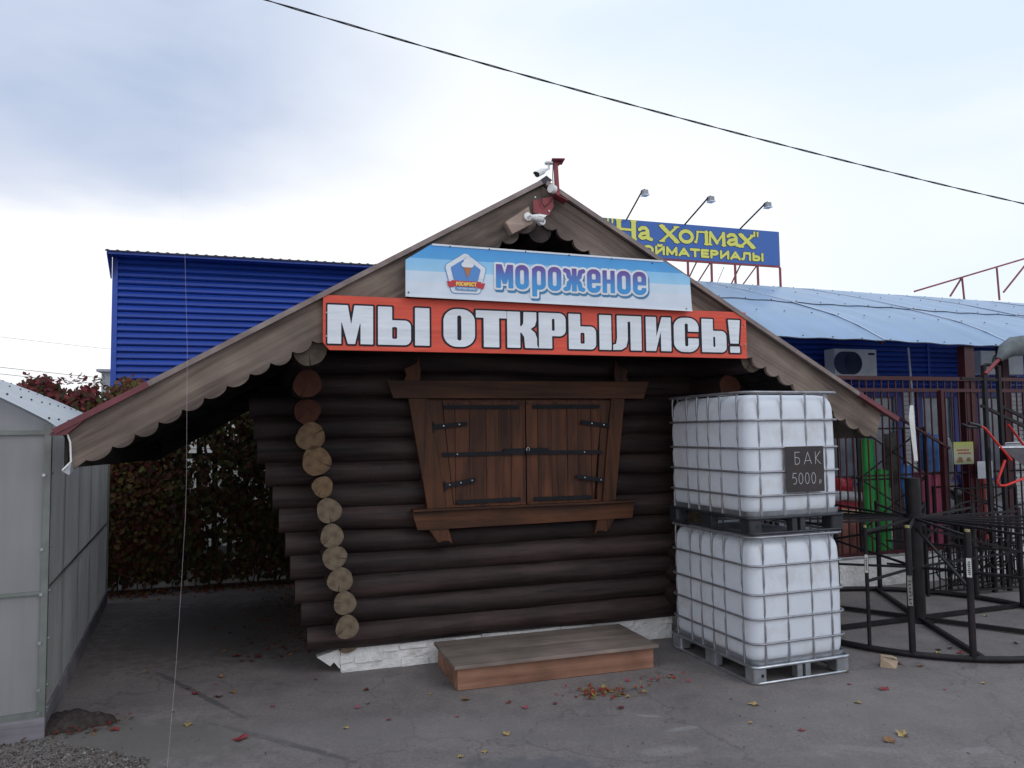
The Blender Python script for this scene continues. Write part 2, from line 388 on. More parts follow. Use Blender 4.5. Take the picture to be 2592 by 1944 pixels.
# heavy condensed letters, height 1
def soft(X, Y, bowlw=.80, bowlh=.65):
    return SUB(U(d_box(X, Y, 0, 0, .34, 1), d_box(X, Y, 0, 0, bowlw, bowlh, .16), d_box(X, Y, 0, 0, .4, .5)), d_box(X, Y, .34, .16, bowlw - .34, .47, .03))
HEAVY = {
 'М': (1.11, lambda X, Y: d_poly(X, Y, [(0, 0), (0, 1), (.49, 1), (.57, .50), (.65, 1), (1.11, 1), (1.11, 0), (.80, 0), (.80, .60), (.665, 0), (.49, 0), (.33, .60), (.33, 0)])),
 'Ы': (1.26, lambda X, Y: U(soft(X, Y), d_box(X, Y, .90, 0, 1.26, 1))),
 'О': (.77, lambda X, Y: SUB(d_box(X, Y, 0, -.01, .77, 1.01, .33), d_box(X, Y, .335, .16, .435, .84, .05))),
 'Т': (.68, lambda X, Y: U(d_box(X, Y, 0, .80, .68, 1), d_box(X, Y, .17, 0, .51, 1))),
 'К': (.80, lambda X, Y: U(d_box(X, Y, 0, 0, .33, 1), d_poly(X, Y, [(.25, .42), (.25, .6), (.36, .60), (.41, .68), (.42, 1), (.75, 1), (.75, .78), (.71, .62), (.60, .53), (.71, .43), (.76, .28), (.76, .08), (.81, 0), (.45, 0), (.43, .30), (.36, .42)]))),
 'Р': (.70, lambda X, Y: SUB(U(d_box(X, Y, 0, 0, .34, 1), d_box(X, Y, 0, .35, .70, 1, .18), d_box(X, Y, 0, .5, .4, 1)), d_box(X, Y, .34, .50, .41, .84, .03))),
 'Л': (.85, lambda X, Y: d_poly(X, Y, [(0, 0), (0, .15), (.09, .18), (.12, .35), (.12, 1), (.85, 1), (.85, 0), (.52, 0), (.52, .83), (.44, .83), (.44, .3), (.39, .10), (.25, .01)])),
 'И': (.73, lambda X, Y: d_poly(X, Y, [(0, 0), (0, 1), (.30, 1), (.30, .42), (.46, 1), (.73, 1), (.73, 0), (.43, 0), (.43, .58), (.28, 0)])),
 'С': (.70, lambda X, Y: SUB(SUB(d_box(X, Y, 0, -.01, .70, 1.01, .28), d_box(X, Y, .31, .16, .40, .84, .04)), d_box(X, Y, .34, .40, .75, .60))),
 'Ь': (.74, lambda X, Y: soft(X, Y, .74)),
 '!': (.32, lambda X, Y: U(d_poly(X, Y, [(0, 1), (.32, 1), (.27, .28), (.05, .28)]), d_box(X, Y, .04, 0, .30, .19))),
}
def ring_(X, Y, w=.57): return SUB(d_box(X, Y, 0, -.02, w, 1.02, .26), d_box(X, Y, .2, .19, w - .2, .81, .08))
BUBBLE = {
 'м': (.75, lambda X, Y: d_poly(X, Y, [(0, 0), (0, 1), (.25, 1), (.375, .60), (.5, 1), (.75, 1), (.75, 0), (.54, 0), (.54, .45), (.46, .18), (.29, .18), (.21, .45), (.21, 0)])),
 'о': (.57, ring_),
 'р': (.57, lambda X, Y: SUB(U(d_box(X, Y, 0, -.30, .2, .9), d_box(X, Y, 0, 0, .57, 1.02, .24)), d_box(X, Y, .2, .19, .37, .81, .08))),
 'ж': (.92, lambda X, Y: U(d_box(X, Y, .36, 0, .56, 1), *[d_line(X, Y, [(.46 + k * (x - .46), y) for x, y in ((.08, .90), (.20, .86), (.24, .64), (.40, .5), (.24, .36), (.20, .12), (.09, .09))], .095) for k in (1, -1)])),
 'е': (.57, lambda X, Y: SUB(SUB(d_box(X, Y, 0, -.02, .57, 1.02, .26), d_box(X, Y, .2, .56, .37, .82, .07)), U(d_box(X, Y, .2, .19, .37, .42, .05), d_box(X, Y, .3, .30, .7, .42)))),
 'н': (.57, lambda X, Y: U(d_box(X, Y, 0, 0, .2, 1), d_box(X, Y, .37, 0, .57, 1), d_box(X, Y, .1, .42, .45, .60))),
}
def arc(cx, cy, rx, ry, a0, a1, n=10): return [(cx + rx * math.cos(R(a0 + (a1 - a0) * i / n)), cy + ry * math.sin(R(a0 + (a1 - a0) * i / n))) for i in range(n + 1)]
STROKE = {
 'С': (.80, [arc(.42, .5, .38, .48, 45, 315, 14)]), 'Т': (.76, [[(.0, .93), (.76, .93)], [(.38, .9), (.38, .04)]]),
 'Р': (.70, [[(.06, .04), (.06, .93), (.36, .93)] + arc(.38, .70, .25, .23, 90, -90, 6) + [(.1, .47)]]),
 'О': (.88, [arc(.44, .5, .38, .46, 0, 360, 18)]), 'И': (.78, [[(.06, .96), (.06, .04)], [(.08, .1), (.70, .9)], [(.72, .96), (.72, .04)]]),
 'Й': (.78, [[(.06, .96), (.06, .04)], [(.08, .1), (.70, .9)], [(.72, .96), (.72, .04)], [(.24, 1.22), (.32, 1.13), (.46, 1.13), (.54, 1.22)]]),
 'М': (.92, [[(.06, .04), (.06, .96), (.46, .15), (.86, .96), (.86, .04)]]), 'А': (.86, [[(.03, .04), (.43, .94), (.83, .04)], [(.2, .3), (.66, .3)]]),
 'Е': (.66, [[(.62, .93), (.06, .93), (.06, .07), (.62, .07)], [(.06, .5), (.56, .5)]]),
 'Л': (.84, [[(.02, .07), (.14, .12), (.2, .4), (.22, .93), (.76, .93), (.76, .04)]]), 'Ы': (1.0, [[(.06, .96), (.06, .07), (.36, .07)] + arc(.40, .32, .22, .25, -90, 90, 6) + [(.1, .57)], [(.92, .96), (.92, .04)]]),
 'Б': (.66, [[(.56, .95), (.06, .95), (.06, .05), (.32, .05)] + arc(.34, .30, .22, .25, -90, 90, 6) + [(.1, .55)]]), 'К': (.66, [[(.06, .96), (.06, .04)], [(.60, .98), (.08, .48), (.62, .03)]]),
 '5': (.56, [[(.50, .95), (.14, .95), (.08, .55), (.26, .60)] + arc(.26, .32, .24, .28, 80, -120, 8)]), '0': (.56, [arc(.26, .5, .22, .46, 0, 360, 14)]),
 'р': (.6, [[(.06, -.3), (.06, .62), (.3, .62)] + arc(.3, .36, .22, .26, 90, -90, 6) + [(.06, .1)]]), 'Ф': (.9, [arc(.45, .5, .38, .27, 0, 360, 14), [(.45, .98), (.45, .02)]]),
 'Г': (.6, [[(.56, .93), (.06, .93), (.06, .04)]]), 'В': (.66, [[(.06, .05), (.06, .95), (.34, .95)] + arc(.34, .73, .2, .22, 90, -90, 5) + [(.1, .51), (.36, .51)] + arc(.36, .28, .24, .23, 90, -90, 5) + [(.08, .05)]]),
 'Я': (.7, [[(.62, .04), (.62, .95), (.3, .95)] + arc(.3, .72, .22, .23, 90, 270, 6) + [(.6, .49)], [(.34, .47), (.06, .04)]]), ' ': (.45, []), '-': (.4, [[(0, .5), (.4, .5)]]),
}
def stroke_text(X, Y, text, x0, y0, h, r, gap=.2, width=None):
    adv = [STROKE[c][0] for c in text]; tot = sum(adv) + gap * (len(text) - 1); k = (width / (tot * h)) if width else 1.0
    D = np.full(X.shape, 1e9); x = x0
    for c, a in zip(text, adv):
        for pl in STROKE[c][1]: D = np.minimum(D, d_line(X, Y, [(x + p[0] * h * k, y0 + p[1] * h) for p in pl], r))
        x += (a + gap) * h * k
    return D
# ------------------------------------------------------------------ materials used
ASPH = bpy.data.materials.new('asphalt')
def build_asphalt():
    m = ASPH; m.use_nodes = True; nt = m.node_tree; N = nt.nodes; L = nt.links; b = N['Principled BSDF']
    tc = N.new('ShaderNodeTexCoord')
    def noise(sc, det=6, rough=.6, vec=None):
        n = N.new('ShaderNodeTexNoise'); n.inputs['Scale'].default_value = sc; n.inputs['Detail'].default_value = det; n.inputs['Roughness'].default_value = rough
        L.new(vec or tc.outputs['Object'], n.inputs['Vector']); return n.outputs[0]
    def ramp(f, stops):
        r = N.new('ShaderNodeValToRGB'); L.new(f, r.inputs[0]); el = r.color_ramp.elements
        el[0].position, el[0].color = stops[0][0], (*stops[0][1], 1); el[1].position, el[1].color = stops[-1][0], (*stops[-1][1], 1)
        for p, c in stops[1:-1]: e = el.new(p); e.color = (*c, 1)
        return r.outputs[0]
    def mix(f, a, c, mode='MIX'):
        x = N.new('ShaderNodeMix'); x.data_type = 'RGBA'; x.blend_type = mode
        for i, v in ((0, f), (6, a), (7, c)):
            if isinstance(v, (int, float)): x.inputs[i].default_value = v
            elif isinstance(v, tuple): x.inputs[i].default_value = (*v, 1)
            else: L.new(v, x.inputs[i])
        return x.outputs[2]
    base = ramp(noise(1.3, 8, .62), [(.3, (.158, .141, .141)), (.55, (.196, .175, .173)), (.72, (.232, .207, .203))])
    fine = ramp(noise(190, 3, .7), [(.35, (.55, .55, .55)), (.5, (1, 1, 1)), (.66, (1.45, 1.42, 1.4))])
    c = mix(0.85, base, fine, 'MULTIPLY')
    mid = ramp(noise(34, 6, .75), [(.3, (.74, .74, .74)), (.5, (1, 1, 1)), (.7, (1.28, 1.27, 1.26))]); c = mix(.9, c, mid, 'MULTIPLY')
    big = ramp(noise(4.5, 5, .6), [(.3, (.84, .84, .85)), (.5, (1, 1, 1)), (.7, (1.12, 1.11, 1.1))]); c = mix(.9, c, big, 'MULTIPLY')
    pit = ramp(noise(75, 2, .5), [(.25, (1, 1, 1)), (.31, (0, 0, 0))]); c = mix(pit, c, (.07, .062, .06))
    sp = ramp(noise(420, 2, .5), [(.66, (0, 0, 0)), (.74, (1, 1, 1))]); c = mix(sp, c, (.40, .37, .36))
    def blob(cx, cy, rx, ry, rot, lo, hi, nsc=9, namp=1.1):
        mp = N.new('ShaderNodeMapping'); mp.vector_type = 'TEXTURE'; mp.inputs['Location'].default_value = (cx, cy, 0); mp.inputs['Rotation'].default_value = (0, 0, R(rot)); mp.inputs['Scale'].default_value = (rx, ry, 1)
        L.new(tc.outputs['Object'], mp.inputs[0])
        ln = N.new('ShaderNodeVectorMath'); ln.operation = 'LENGTH'; L.new(mp.outputs[0], ln.inputs[0])
        nn = noise(nsc, 6, .65)
        a = N.new('ShaderNodeMath'); a.operation = 'MULTIPLY_ADD'; L.new(nn, a.inputs[0]); a.inputs[1].default_value = namp * 2; L.new(ln.outputs['Value'], a.inputs[2])
        mr = N.new('ShaderNodeMapRange'); mr.inputs[1].default_value = .7 + namp; mr.inputs[2].default_value = 1.15 + namp; mr.inputs[3].default_value = hi; mr.inputs[4].default_value = lo
        L.new(a.outputs[0], mr.inputs[0]); return mr.outputs[0]
    vo = N.new('ShaderNodeTexVoronoi'); vo.feature = 'DISTANCE_TO_EDGE'; vo.inputs['Scale'].default_value = .55
    vn = N.new('ShaderNodeTexNoise'); vn.inputs['Scale'].default_value = 2.5; vn.inputs['Detail'].default_value = 6; L.new(tc.outputs['Object'], vn.inputs['Vector'])
    va = N.new('ShaderNodeVectorMath'); va.operation = 'MULTIPLY_ADD'; L.new(vn.outputs['Color'], va.inputs[0]); va.inputs[1].default_value = (.8, .8, .8); L.new(tc.outputs['Object'], va.inputs[2]); L.new(va.outputs[0], vo.inputs['Vector'])
    cr_ = ramp(vo.outputs['Distance'], [(.0, (.55, .55, .55)), (.009, (0, 0, 0))]); c = mix(cr_, c, (.085, .075, .072))
    for px, py, rx, ry, rot, col, amt in STAINS_AND_SHADE:
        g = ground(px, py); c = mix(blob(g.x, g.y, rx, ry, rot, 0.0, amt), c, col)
    L.new(c, b.inputs['Base Color']); b.inputs['Roughness'].default_value = .82; b.inputs['Specular IOR Level'].default_value = .35
    bp = N.new('ShaderNodeBump'); bp.inputs['Strength'].default_value = .5; bp.inputs['Distance'].default_value = .004
    L.new(noise(160, 4, .7), bp.inputs['Height']); L.new(bp.outputs[0], b.inputs['Normal'])
STAINS_AND_SHADE = [(1330, 1935, .45, .12, 0, (.115, .113, .128), .65), (1690, 1900, .20, .07, 12, (.36, .35, .35), .28), (1725, 1845, .12, .03, 20, (.36, .35, .37), .4), (1640, 1812, .08, .02, -10, (.36, .35, .37), .4),
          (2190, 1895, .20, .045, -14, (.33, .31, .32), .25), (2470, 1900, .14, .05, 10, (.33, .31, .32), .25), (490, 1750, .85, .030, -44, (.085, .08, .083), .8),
          (720, 1880, .7, .035, -30, (.09, .086, .09), .7), (300, 1880, 1.0, .45, 0, (.14, .13, .12), .6), (560, 1590, 1.25, 1.3, 0, (.115, .10, .098), .75),  # last patch: shade of the passage under the left eave, painted into the asphalt
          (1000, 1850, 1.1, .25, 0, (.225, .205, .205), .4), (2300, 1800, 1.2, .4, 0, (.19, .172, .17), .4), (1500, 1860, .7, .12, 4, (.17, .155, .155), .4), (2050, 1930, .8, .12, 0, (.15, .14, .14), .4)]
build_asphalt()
def logmat(name, axis):
    m = wood(name, (.042, .025, .025), (.013, .008, .008), rough=.66, axis=axis, scale=20, knots=False, bump=.5)
    nt = m.node_tree; N = nt.nodes; L = nt.links; bs = N['Principled BSDF']
    src = bs.inputs['Base Color'].links[0].from_socket
    tc = N.new('ShaderNodeTexCoord'); oi = N.new('ShaderNodeObjectInfo'); ad = N.new('ShaderNodeVectorMath'); ad.operation = 'ADD'; L.new(tc.outputs['Object'], ad.inputs[0]); L.new(oi.outputs['Location'], ad.inputs[1])
    def nz(sc, s, det=5):
        mp = N.new('ShaderNodeMapping'); mp.inputs['Scale'].default_value = s; L.new(ad.outputs[0], mp.inputs[0])
        n = N.new('ShaderNodeTexNoise'); n.inputs['Scale'].default_value = sc; n.inputs['Detail'].default_value = det; n.inputs['Roughness'].default_value = .65; L.new(mp.outputs[0], n.inputs['Vector']); return n.outputs[0]
    def rmp(f, a, b_, ca, cb):
        r = N.new('ShaderNodeValToRGB'); L.new(f, r.inputs[0]); r.color_ramp.elements[0].position = a; r.color_ramp.elements[1].position = b_
        r.color_ramp.elements[0].color = (*ca, 1); r.color_ramp.elements[1].color = (*cb, 1); return r.outputs[0]
    def mx(f, a, c, mode='MIX'):
        x = N.new('ShaderNodeMix'); x.data_type = 'RGBA'; x.blend_type = mode
        for i_, v in ((0, f), (6, a), (7, c)):
            if isinstance(v, (int, float)): x.inputs[i_].default_value = v
            elif isinstance(v, tuple): x.inputs[i_].default_value = (*v, 1)
            else: L.new(v, x.inputs[i_])
        return x.outputs[2]
    s1 = [1, 1, 1]; s1[axis] = .12; s2 = [1, 1, 1]; s2[axis] = .05
    c = mx(rmp(nz(5, s1), .52, .70, (0, 0, 0), (.75, .75, .75)), src, (.068, .043, .040))      # sun-bleached worn stain
    c = mx(rmp(nz(9, s2, 2), .30, .325, (1, 1, 1), (0, 0, 0)), c, (.004, .003, .003))           # long drying checks
    c = mx(rmp(nz(60, (1, 1, 1), 2), .70, .74, (0, 0, 0), (.5, .5, .5)), c, (.12, .10, .09))     # chalky specks
    hs = N.new('ShaderNodeHueSaturation'); mr = N.new('ShaderNodeMapRange'); L.new(oi.outputs['Random'], mr.inputs[0]); mr.inputs[3].default_value = .72; mr.inputs[4].default_value = 1.3
    L.new(mr.outputs[0], hs.inputs['Value']); L.new(c, hs.inputs['Color']); L.new(hs.outputs[0], bs.inputs['Base Color'])
    return m
M_LOG = logmat('log_paint', 0); M_LOGS = logmat('log_paint_side', 1)
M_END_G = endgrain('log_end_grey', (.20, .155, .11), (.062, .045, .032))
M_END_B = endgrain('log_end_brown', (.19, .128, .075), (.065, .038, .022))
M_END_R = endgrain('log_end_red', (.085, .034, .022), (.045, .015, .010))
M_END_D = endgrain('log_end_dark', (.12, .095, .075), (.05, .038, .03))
M_BARGE = wood('weathered_board', (.31, .245, .205), (.085, .062, .054), axis=0, scale=6.5, bump=.5)
M_BLOCK = wood('pale_block', (.50, .38, .32), (.27, .19, .16), axis=0, scale=10, knots=False)
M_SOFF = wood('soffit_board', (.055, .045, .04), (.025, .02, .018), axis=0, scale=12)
M_SHUT = wood('stained_wood', (.135, .046, .019), (.036, .012, .007), axis=2, scale=14, rough=.55)
M_FRAME = wood('frame_wood', (.118, .042, .016), (.030, .011, .006), axis=0, scale=10, rough=.55)
M_FRAMEV = wood('frame_wood_upright', (.118, .042, .016), (.030, .011, .006), axis=2, scale=10, rough=.55)
M_IRON = mat('black_iron', (.012, .013, .018), .6, .0, var=.3, spec=.2)
M_STEPT = wood('step_top', (.25, .20, .175), (.15, .118, .102), axis=0, scale=9, knots=False, rough=.8)
M_STEPF = wood('step_front', (.36, .185, .125), (.19, .09, .062), axis=0, scale=8, knots=False, rough=.7)
M_WHITE = mat('whitewash', (.70, .69, .70), .85, var=.10, bump=1.0, bscale=22, dirt=(.34, .30, .28), dscale=5, damt=.6)
M_ROOFRED = mat('red_roof_metal', (.15, .04, .05), .45, .2, var=.25, bump=.05)
M_ROOFGREY = mat('roof_edge_metal', (.22, .175, .165), .5, .3, var=.25, dirt=(.12, .05, .05), damt=.6)
M_REDPAINT = mat('red_steel_paint', (.24, .035, .045), .5, .1, var=.25, dirt=(.10, .03, .03))
M_BANNER = mat('red_banner', (.66, .072, .038), .5, var=.14, vscale=1.6, stretch=(1, 1, 7), bump=.6, bscale=2.2)
M_PRINTW = mat('white_print', (.70, .74, .81), .5, var=.07, vscale=1.6, stretch=(1, 1, 7), bump=.5, bscale=2.2)
M_PRINTK = mat('dark_print', (.016, .010, .018), .6, spec=.3)
M_PLASW = mat('white_plastic', (.80, .80, .80), .35, var=.05, dirt=(.5, .48, .44), damt=.35)
M_BLK = mat('black_plastic', (.015, .015, .018), .35)
M_GALV = mat('galvanised_steel', (.30, .30, .33), .42, .6, var=.25, vscale=14, dirt=(.25, .2, .18), damt=.4)
M_GALVD = mat('galvanised_tray', (.46, .48, .52), .33, .8, var=.22, vscale=9)
M_BLUE = mat('blue_siding', (.006, .046, .33), .42, var=.12, vscale=1.2, stretch=(1, 1, 8), island=.12)
M_BLUET = mat('blue_trim', (.012, .06, .38), .42, var=.12)
M_BLUED = mat('blue_frame', (.008, .02, .22), .4, var=.15)
M_ROOFD = mat('dark_roof_metal', (.03, .03, .045), .5, .2)
M_BRICKW = mat('white_brick', (.62, .62, .60), .85, var=.08, bump=.3, bscale=25, island=.10)
M_MORTAR = mat('brick_joint', (.22, .22, .22), .9, var=.15)
M_GLASS = mat('window_glass', (.13, .16, .20), .12, spec=.8, var=.6, vscale=1.5)  # base lightened: the sky's reflection is put into the pane colour
M_CANOPY = polycarb('canopy_sheet', (.23, .36, .56), k=.08, axis=0, amt=.10, rough=.32, wscale=5)
M_DRED = mat('dark_red_grille', (.05, .007, .011), .5, .1, var=.3, dirt=(.07, .015, .02))
M_BLACKST = mat('black_steel', (.013, .011, .014), .55, .0, var=.4, spec=.3, dirt=(.035, .02, .015), dscale=6, damt=.5)
M_POLYF = polycarb('greenhouse_sheet', (.34, .34, .35), k=.35, axis=0, amt=.12, rough=.35)
M_POLYS = polycarb('greenhouse_side_sheet', (.56, .545, .52), k=.6, axis=1, amt=.16, rough=.35)
M_POLYR = polycarb('greenhouse_roof_sheet', (.78, .82, .88), k=.45, axis=1, amt=.06, rough=.28)
M_GHTUBE = mat('greenhouse_steel', (.185, .20, .19), .5, .4, var=.2)
M_PLANK = wood('grey_plank', (.27, .25, .28), (.15, .14, .16), axis=0, scale=9, knots=False)

# ------------------------------------------------------------------ ground
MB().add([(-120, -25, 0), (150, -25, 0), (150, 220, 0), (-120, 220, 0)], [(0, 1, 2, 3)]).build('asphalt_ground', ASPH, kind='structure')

H = Frame(ground(855, 1705), 18)             # the log house: x along its front wall, y into the house
B = Frame(CP + Vector((0, 13.5, -CAMH)), 18)  # the long blue building behind, same direction

# ------------------------------------------------------------------ log house
house = empty('log_house', H.o, R(18), label='dark log cabin kiosk with a wide low gable roof and scalloped bargeboards', cat='kiosk')
def hx(px, py, y): p = H.at(px, py, y); return (p.x, y, p.z)
tops = [.425, .620, .815, 1.010, 1.200, 1.395, 1.590, 1.790, 1.980, 2.165, 2.345, 2.53, 2.715, 2.90, 3.085, 3.27, 3.455, 3.63, 3.8]
lend = [-.253, -.30, -.350, -.389, -.428, -.48, -.532, -.59, -.656, -.684, -.72, -.45]
def log_x(L_, r, mt, seed):
    rnd = random.Random(seed); b = MB(); n = 14; k = 16; rings = []
    vs = []; fs = []
    ph = rnd.random() * 6; kk = rnd.uniform(.96, 1.07)
    for i in range(k + 1):
        x = L_ * i / k; rr = r * (kk + .035 * math.sin(ph + i * .8) + rnd.uniform(-.014, .014)); dz = .008 * math.sin(ph * 2 + i * .5) + rnd.uniform(-.002, .002)
        for j in range(n):
            a = 2 * math.pi * j / n; vs.append((x, rr * math.cos(a), dz + rr * math.sin(a)))
    for i in range(k): fs += [(i * n + j, (i + 1) * n + j, (i + 1) * n + (j + 1) % n, i * n + (j + 1) % n) for j in range(n)]
    b.add(vs, fs, 0, True); b.add(vs[:n], [tuple(range(n))]); b.add(vs[-n:], [tuple(range(n))[::-1]])
    return b
for i, t in enumerate(tops):
    zc = t - .105; r = .112
    if i < 11: x0 = lend[i]; x1 = 3.2 - x0
    else:
        half = (3.98 - t - .10) / .572 - .12; x0 = max(-.35, 1.52 - half); x1 = min(3.55, 1.52 + half)
    log_x(x1 - x0, r, M_LOG, i).build('wall_log', M_LOG, house, (x0, 0.03, zc))
# log ends of the two side walls: centre z, centre x, radius, forward reach, end material
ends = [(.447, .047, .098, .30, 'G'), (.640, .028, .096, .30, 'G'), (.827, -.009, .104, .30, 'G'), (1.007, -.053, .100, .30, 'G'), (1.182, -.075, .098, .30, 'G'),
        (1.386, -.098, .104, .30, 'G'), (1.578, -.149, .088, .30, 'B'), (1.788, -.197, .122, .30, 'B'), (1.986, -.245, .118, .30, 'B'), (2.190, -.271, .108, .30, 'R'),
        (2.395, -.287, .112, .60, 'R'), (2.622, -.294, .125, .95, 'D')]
def log_y(r, reach, length, seed, mi_end):
    b = MB(); n = 24; rnd = random.Random(seed); k = 8; vs = []; fs = []; ph = rnd.random() * 6
    for i in range(k + 1):
        y = -reach + (length + reach) * i / k; rr = r * (1 + .015 * math.sin(ph + i * 1.3))
        if i == 0: rr = r * .96
        for j in range(n):
            a = 2 * math.pi * j / n; w = 1 + .045 * math.sin(3 * a + ph) + .03 * math.sin(2 * a + ph * 2) + .012 * math.sin(7 * a + ph)
            vs.append((rr * w * math.cos(a), y, rr * w * math.sin(a)))
    for i in range(k): fs += [(i * n + j, i * n + (j + 1) % n, (i + 1) * n + (j + 1) % n, (i + 1) * n + j) for j in range(n)]
    b.add(vs, fs, 0, True); b.add([(v[0], v[1], v[2]) for v in vs[:n]], [tuple(range(n))], 1)
    return b
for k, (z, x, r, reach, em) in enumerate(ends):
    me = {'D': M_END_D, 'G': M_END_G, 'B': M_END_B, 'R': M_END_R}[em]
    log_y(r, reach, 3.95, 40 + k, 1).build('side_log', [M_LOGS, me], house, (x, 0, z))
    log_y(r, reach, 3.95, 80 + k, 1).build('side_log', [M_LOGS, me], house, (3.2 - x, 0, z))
# bottom of the side walls is one more log, and the back wall's ends
log_y(.10, .02, 3.95, 99, 1).build('side_log', [M_LOGS, M_END_G], house, (.08, 0, .26))
for i in range(11): log_x(3.2 - 2 * lend[i], .112, M_LOG, 30 + i).build('back_log', M_LOG, house, (lend[i], 3.55, tops[i] - .105))
for i in range(11, 18):
    half = (3.98 - tops[i]) / .572 - .05; log_x(2 * half, .112, M_LOG, 60 + i).build('back_log', M_LOG, house, (1.52 - half, 3.55, tops[i] - .105))
# whitewashed brick footing
def footing():
    fb = MB().box((.03, .014, -.02), (3.165, .25, .20)).box((.05, .25, -.02), (.25, 3.5, .20)).box((2.95, .25, -.02), (3.15, 3.5, .20)).build('footing', M_WHITE, house)
    rnd = random.Random(5)
    for row in range(3):
        x = .02 - (.13 if row % 2 else 0); z0 = .003 + row * .068
        while x < 3.17:
            w = .245 + rnd.uniform(-.01, .01); a, b_ = max(.015, x), min(3.175, x + w)
            if b_ - a > .03 and not (row == 0 and .20 < a < .5 and rnd.random() < .6):
                j = [rnd.uniform(-.010, .010) for _ in range(8)]; y0 = .004 + rnd.uniform(-.008, .012)
                vs = [(a + .004, y0, z0 + j[0]), (b_ - .004, y0 + j[4], z0 + j[1]), (b_ - .004, .05, z0), (a + .004, .05, z0),
                      (a + .005, y0 + .006, z0 + .062 + j[2]), (b_ - .005, y0 + .004, z0 + .062 + j[3]), (b_ - .004, .05, z0 + .064), (a + .004, .05, z0 + .064)]
                MB().add(vs, [(0, 3, 2, 1), (4, 5, 6, 7), (0, 1, 5, 4), (1, 2, 6, 5), (2, 3, 7, 6), (3, 0, 4, 7)]).build('brick', M_WHITE, fb, bevel=.004)
            x += w + .006
    MB().prism([(-.17, .02, .145), (.02, .02, .195), (.02, .02, .03), (-.03, .02, .09), (-.06, .02, .06)], (0, .09, 0)).build('mortar_lump', M_WHITE, fb)
footing()

# roof: slopes of sheet metal over boards, bargeboards, trims
AX, AZ = 1.52, 3.985
def slope_z(x): return AZ - (.572 if x < AX else .558) * abs(x - AX)
roof = MB()
for x1 in (-1.93, 4.92):
    z1 = slope_z(x1)
    pts = [(AX, -1.03, AZ + .035), (x1, -1.03, z1 + .035), (x1, -1.03, z1 + .015), (AX, -1.03, AZ + .015)]
    roof.prism(pts, (0, 5.05, 0))
roof = roof.build('roof', M_ROOFGREY, house)
# roof boards seen from below
for s, x1 in ((-1, -1.86), (1, 4.80)):
    L_ = abs(x1 - AX); nb = 22
    for i in range(nb):
        xa = AX + s * (L_ * i / nb + .004); xb = AX + s * (L_ * (i + 1) / nb - .004)
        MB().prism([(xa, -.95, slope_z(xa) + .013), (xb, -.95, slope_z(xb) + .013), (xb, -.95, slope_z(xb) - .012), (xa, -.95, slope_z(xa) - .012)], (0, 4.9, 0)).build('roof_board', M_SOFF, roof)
    for q in range(5):   # rafters
        y = -.9 + 1.15 * q
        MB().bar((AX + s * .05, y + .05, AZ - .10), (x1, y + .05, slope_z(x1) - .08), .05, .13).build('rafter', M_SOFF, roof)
    # eave boards along the house
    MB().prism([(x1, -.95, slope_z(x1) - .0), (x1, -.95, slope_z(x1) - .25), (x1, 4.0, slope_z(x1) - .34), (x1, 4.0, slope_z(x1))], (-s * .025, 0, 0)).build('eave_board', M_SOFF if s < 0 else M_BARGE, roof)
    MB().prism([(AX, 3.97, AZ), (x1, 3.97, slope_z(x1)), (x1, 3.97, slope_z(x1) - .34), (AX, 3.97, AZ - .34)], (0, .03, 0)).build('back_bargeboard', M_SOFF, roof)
# scalloped bargeboards: own local frame along the slope so grain runs along them
def barge(s, xe, zdrop_end):
    L_ = abs(xe - AX); slope = .572 if s < 0 else .558; ang = math.atan(slope); Ls = L_ / math.cos(ang)
    # local u down the slope, w perpendicular (down)
    n = 13 if s < 0 else 13
    pw = .205 * math.cos(ang) + .06
    top = [(0, 0)]; 
    low = []
    per = .1665 if s < 0 else .160
    u = Ls
    D0, D1 = .242, .292      # depth at the cusps and at the lobes
    cusps = []; uu = .205 if s < 0 else .11
    jq = random.Random(4 + s)
    while uu < Ls + .08: cusps.append(uu + jq.uniform(-.008, .008)); uu += per
    jr = random.Random(9 + s)
    def lobe(a, b, first=False):
        jt = jr.uniform(.72, 1.12)
        return [(a + (b - a) * t, D0 + (D1 - D0) * (1 - abs(2 * t - 1) ** 2.2) ** .8 * jt) for t in [i / 7 for i in range(8)]]
    pts = [(0.0, 0.0), (Ls, 0.0)]
    endp = (Ls + (.13 if s < 0 else .06), .262 if s < 0 else .24)
    pts.append(endp)
    low = []
    prev = cusps[0]
    for c in cusps[1:]: low += lobe(prev, c)[:-1]; prev = c
    low.append((prev, D0))
    low = [p for p in low if p[0] < endp[0] - .02]
    pts += low[::-1]
    # mitre at the apex: vertical cut through the ridge; point on the cut at depth d has u = d * tan(ang)
    dm = D0 + .02; pts.append((dm * math.tan(ang), dm))
    vs = []
    for (a, w) in pts:
        vs.append((a * s, 0.0, -w))
    b = MB(); b.prism(vs if s < 0 else vs[::-1], (0, .035, 0))
    o = b.build('bargeboard', M_BARGE, house, (AX, -1.0, AZ), bevel=.003)
    o.rotation_euler = (0, ang * s, 0)
    return o
barge(-1, -1.83, 0); barge(1, 4.83, 0)
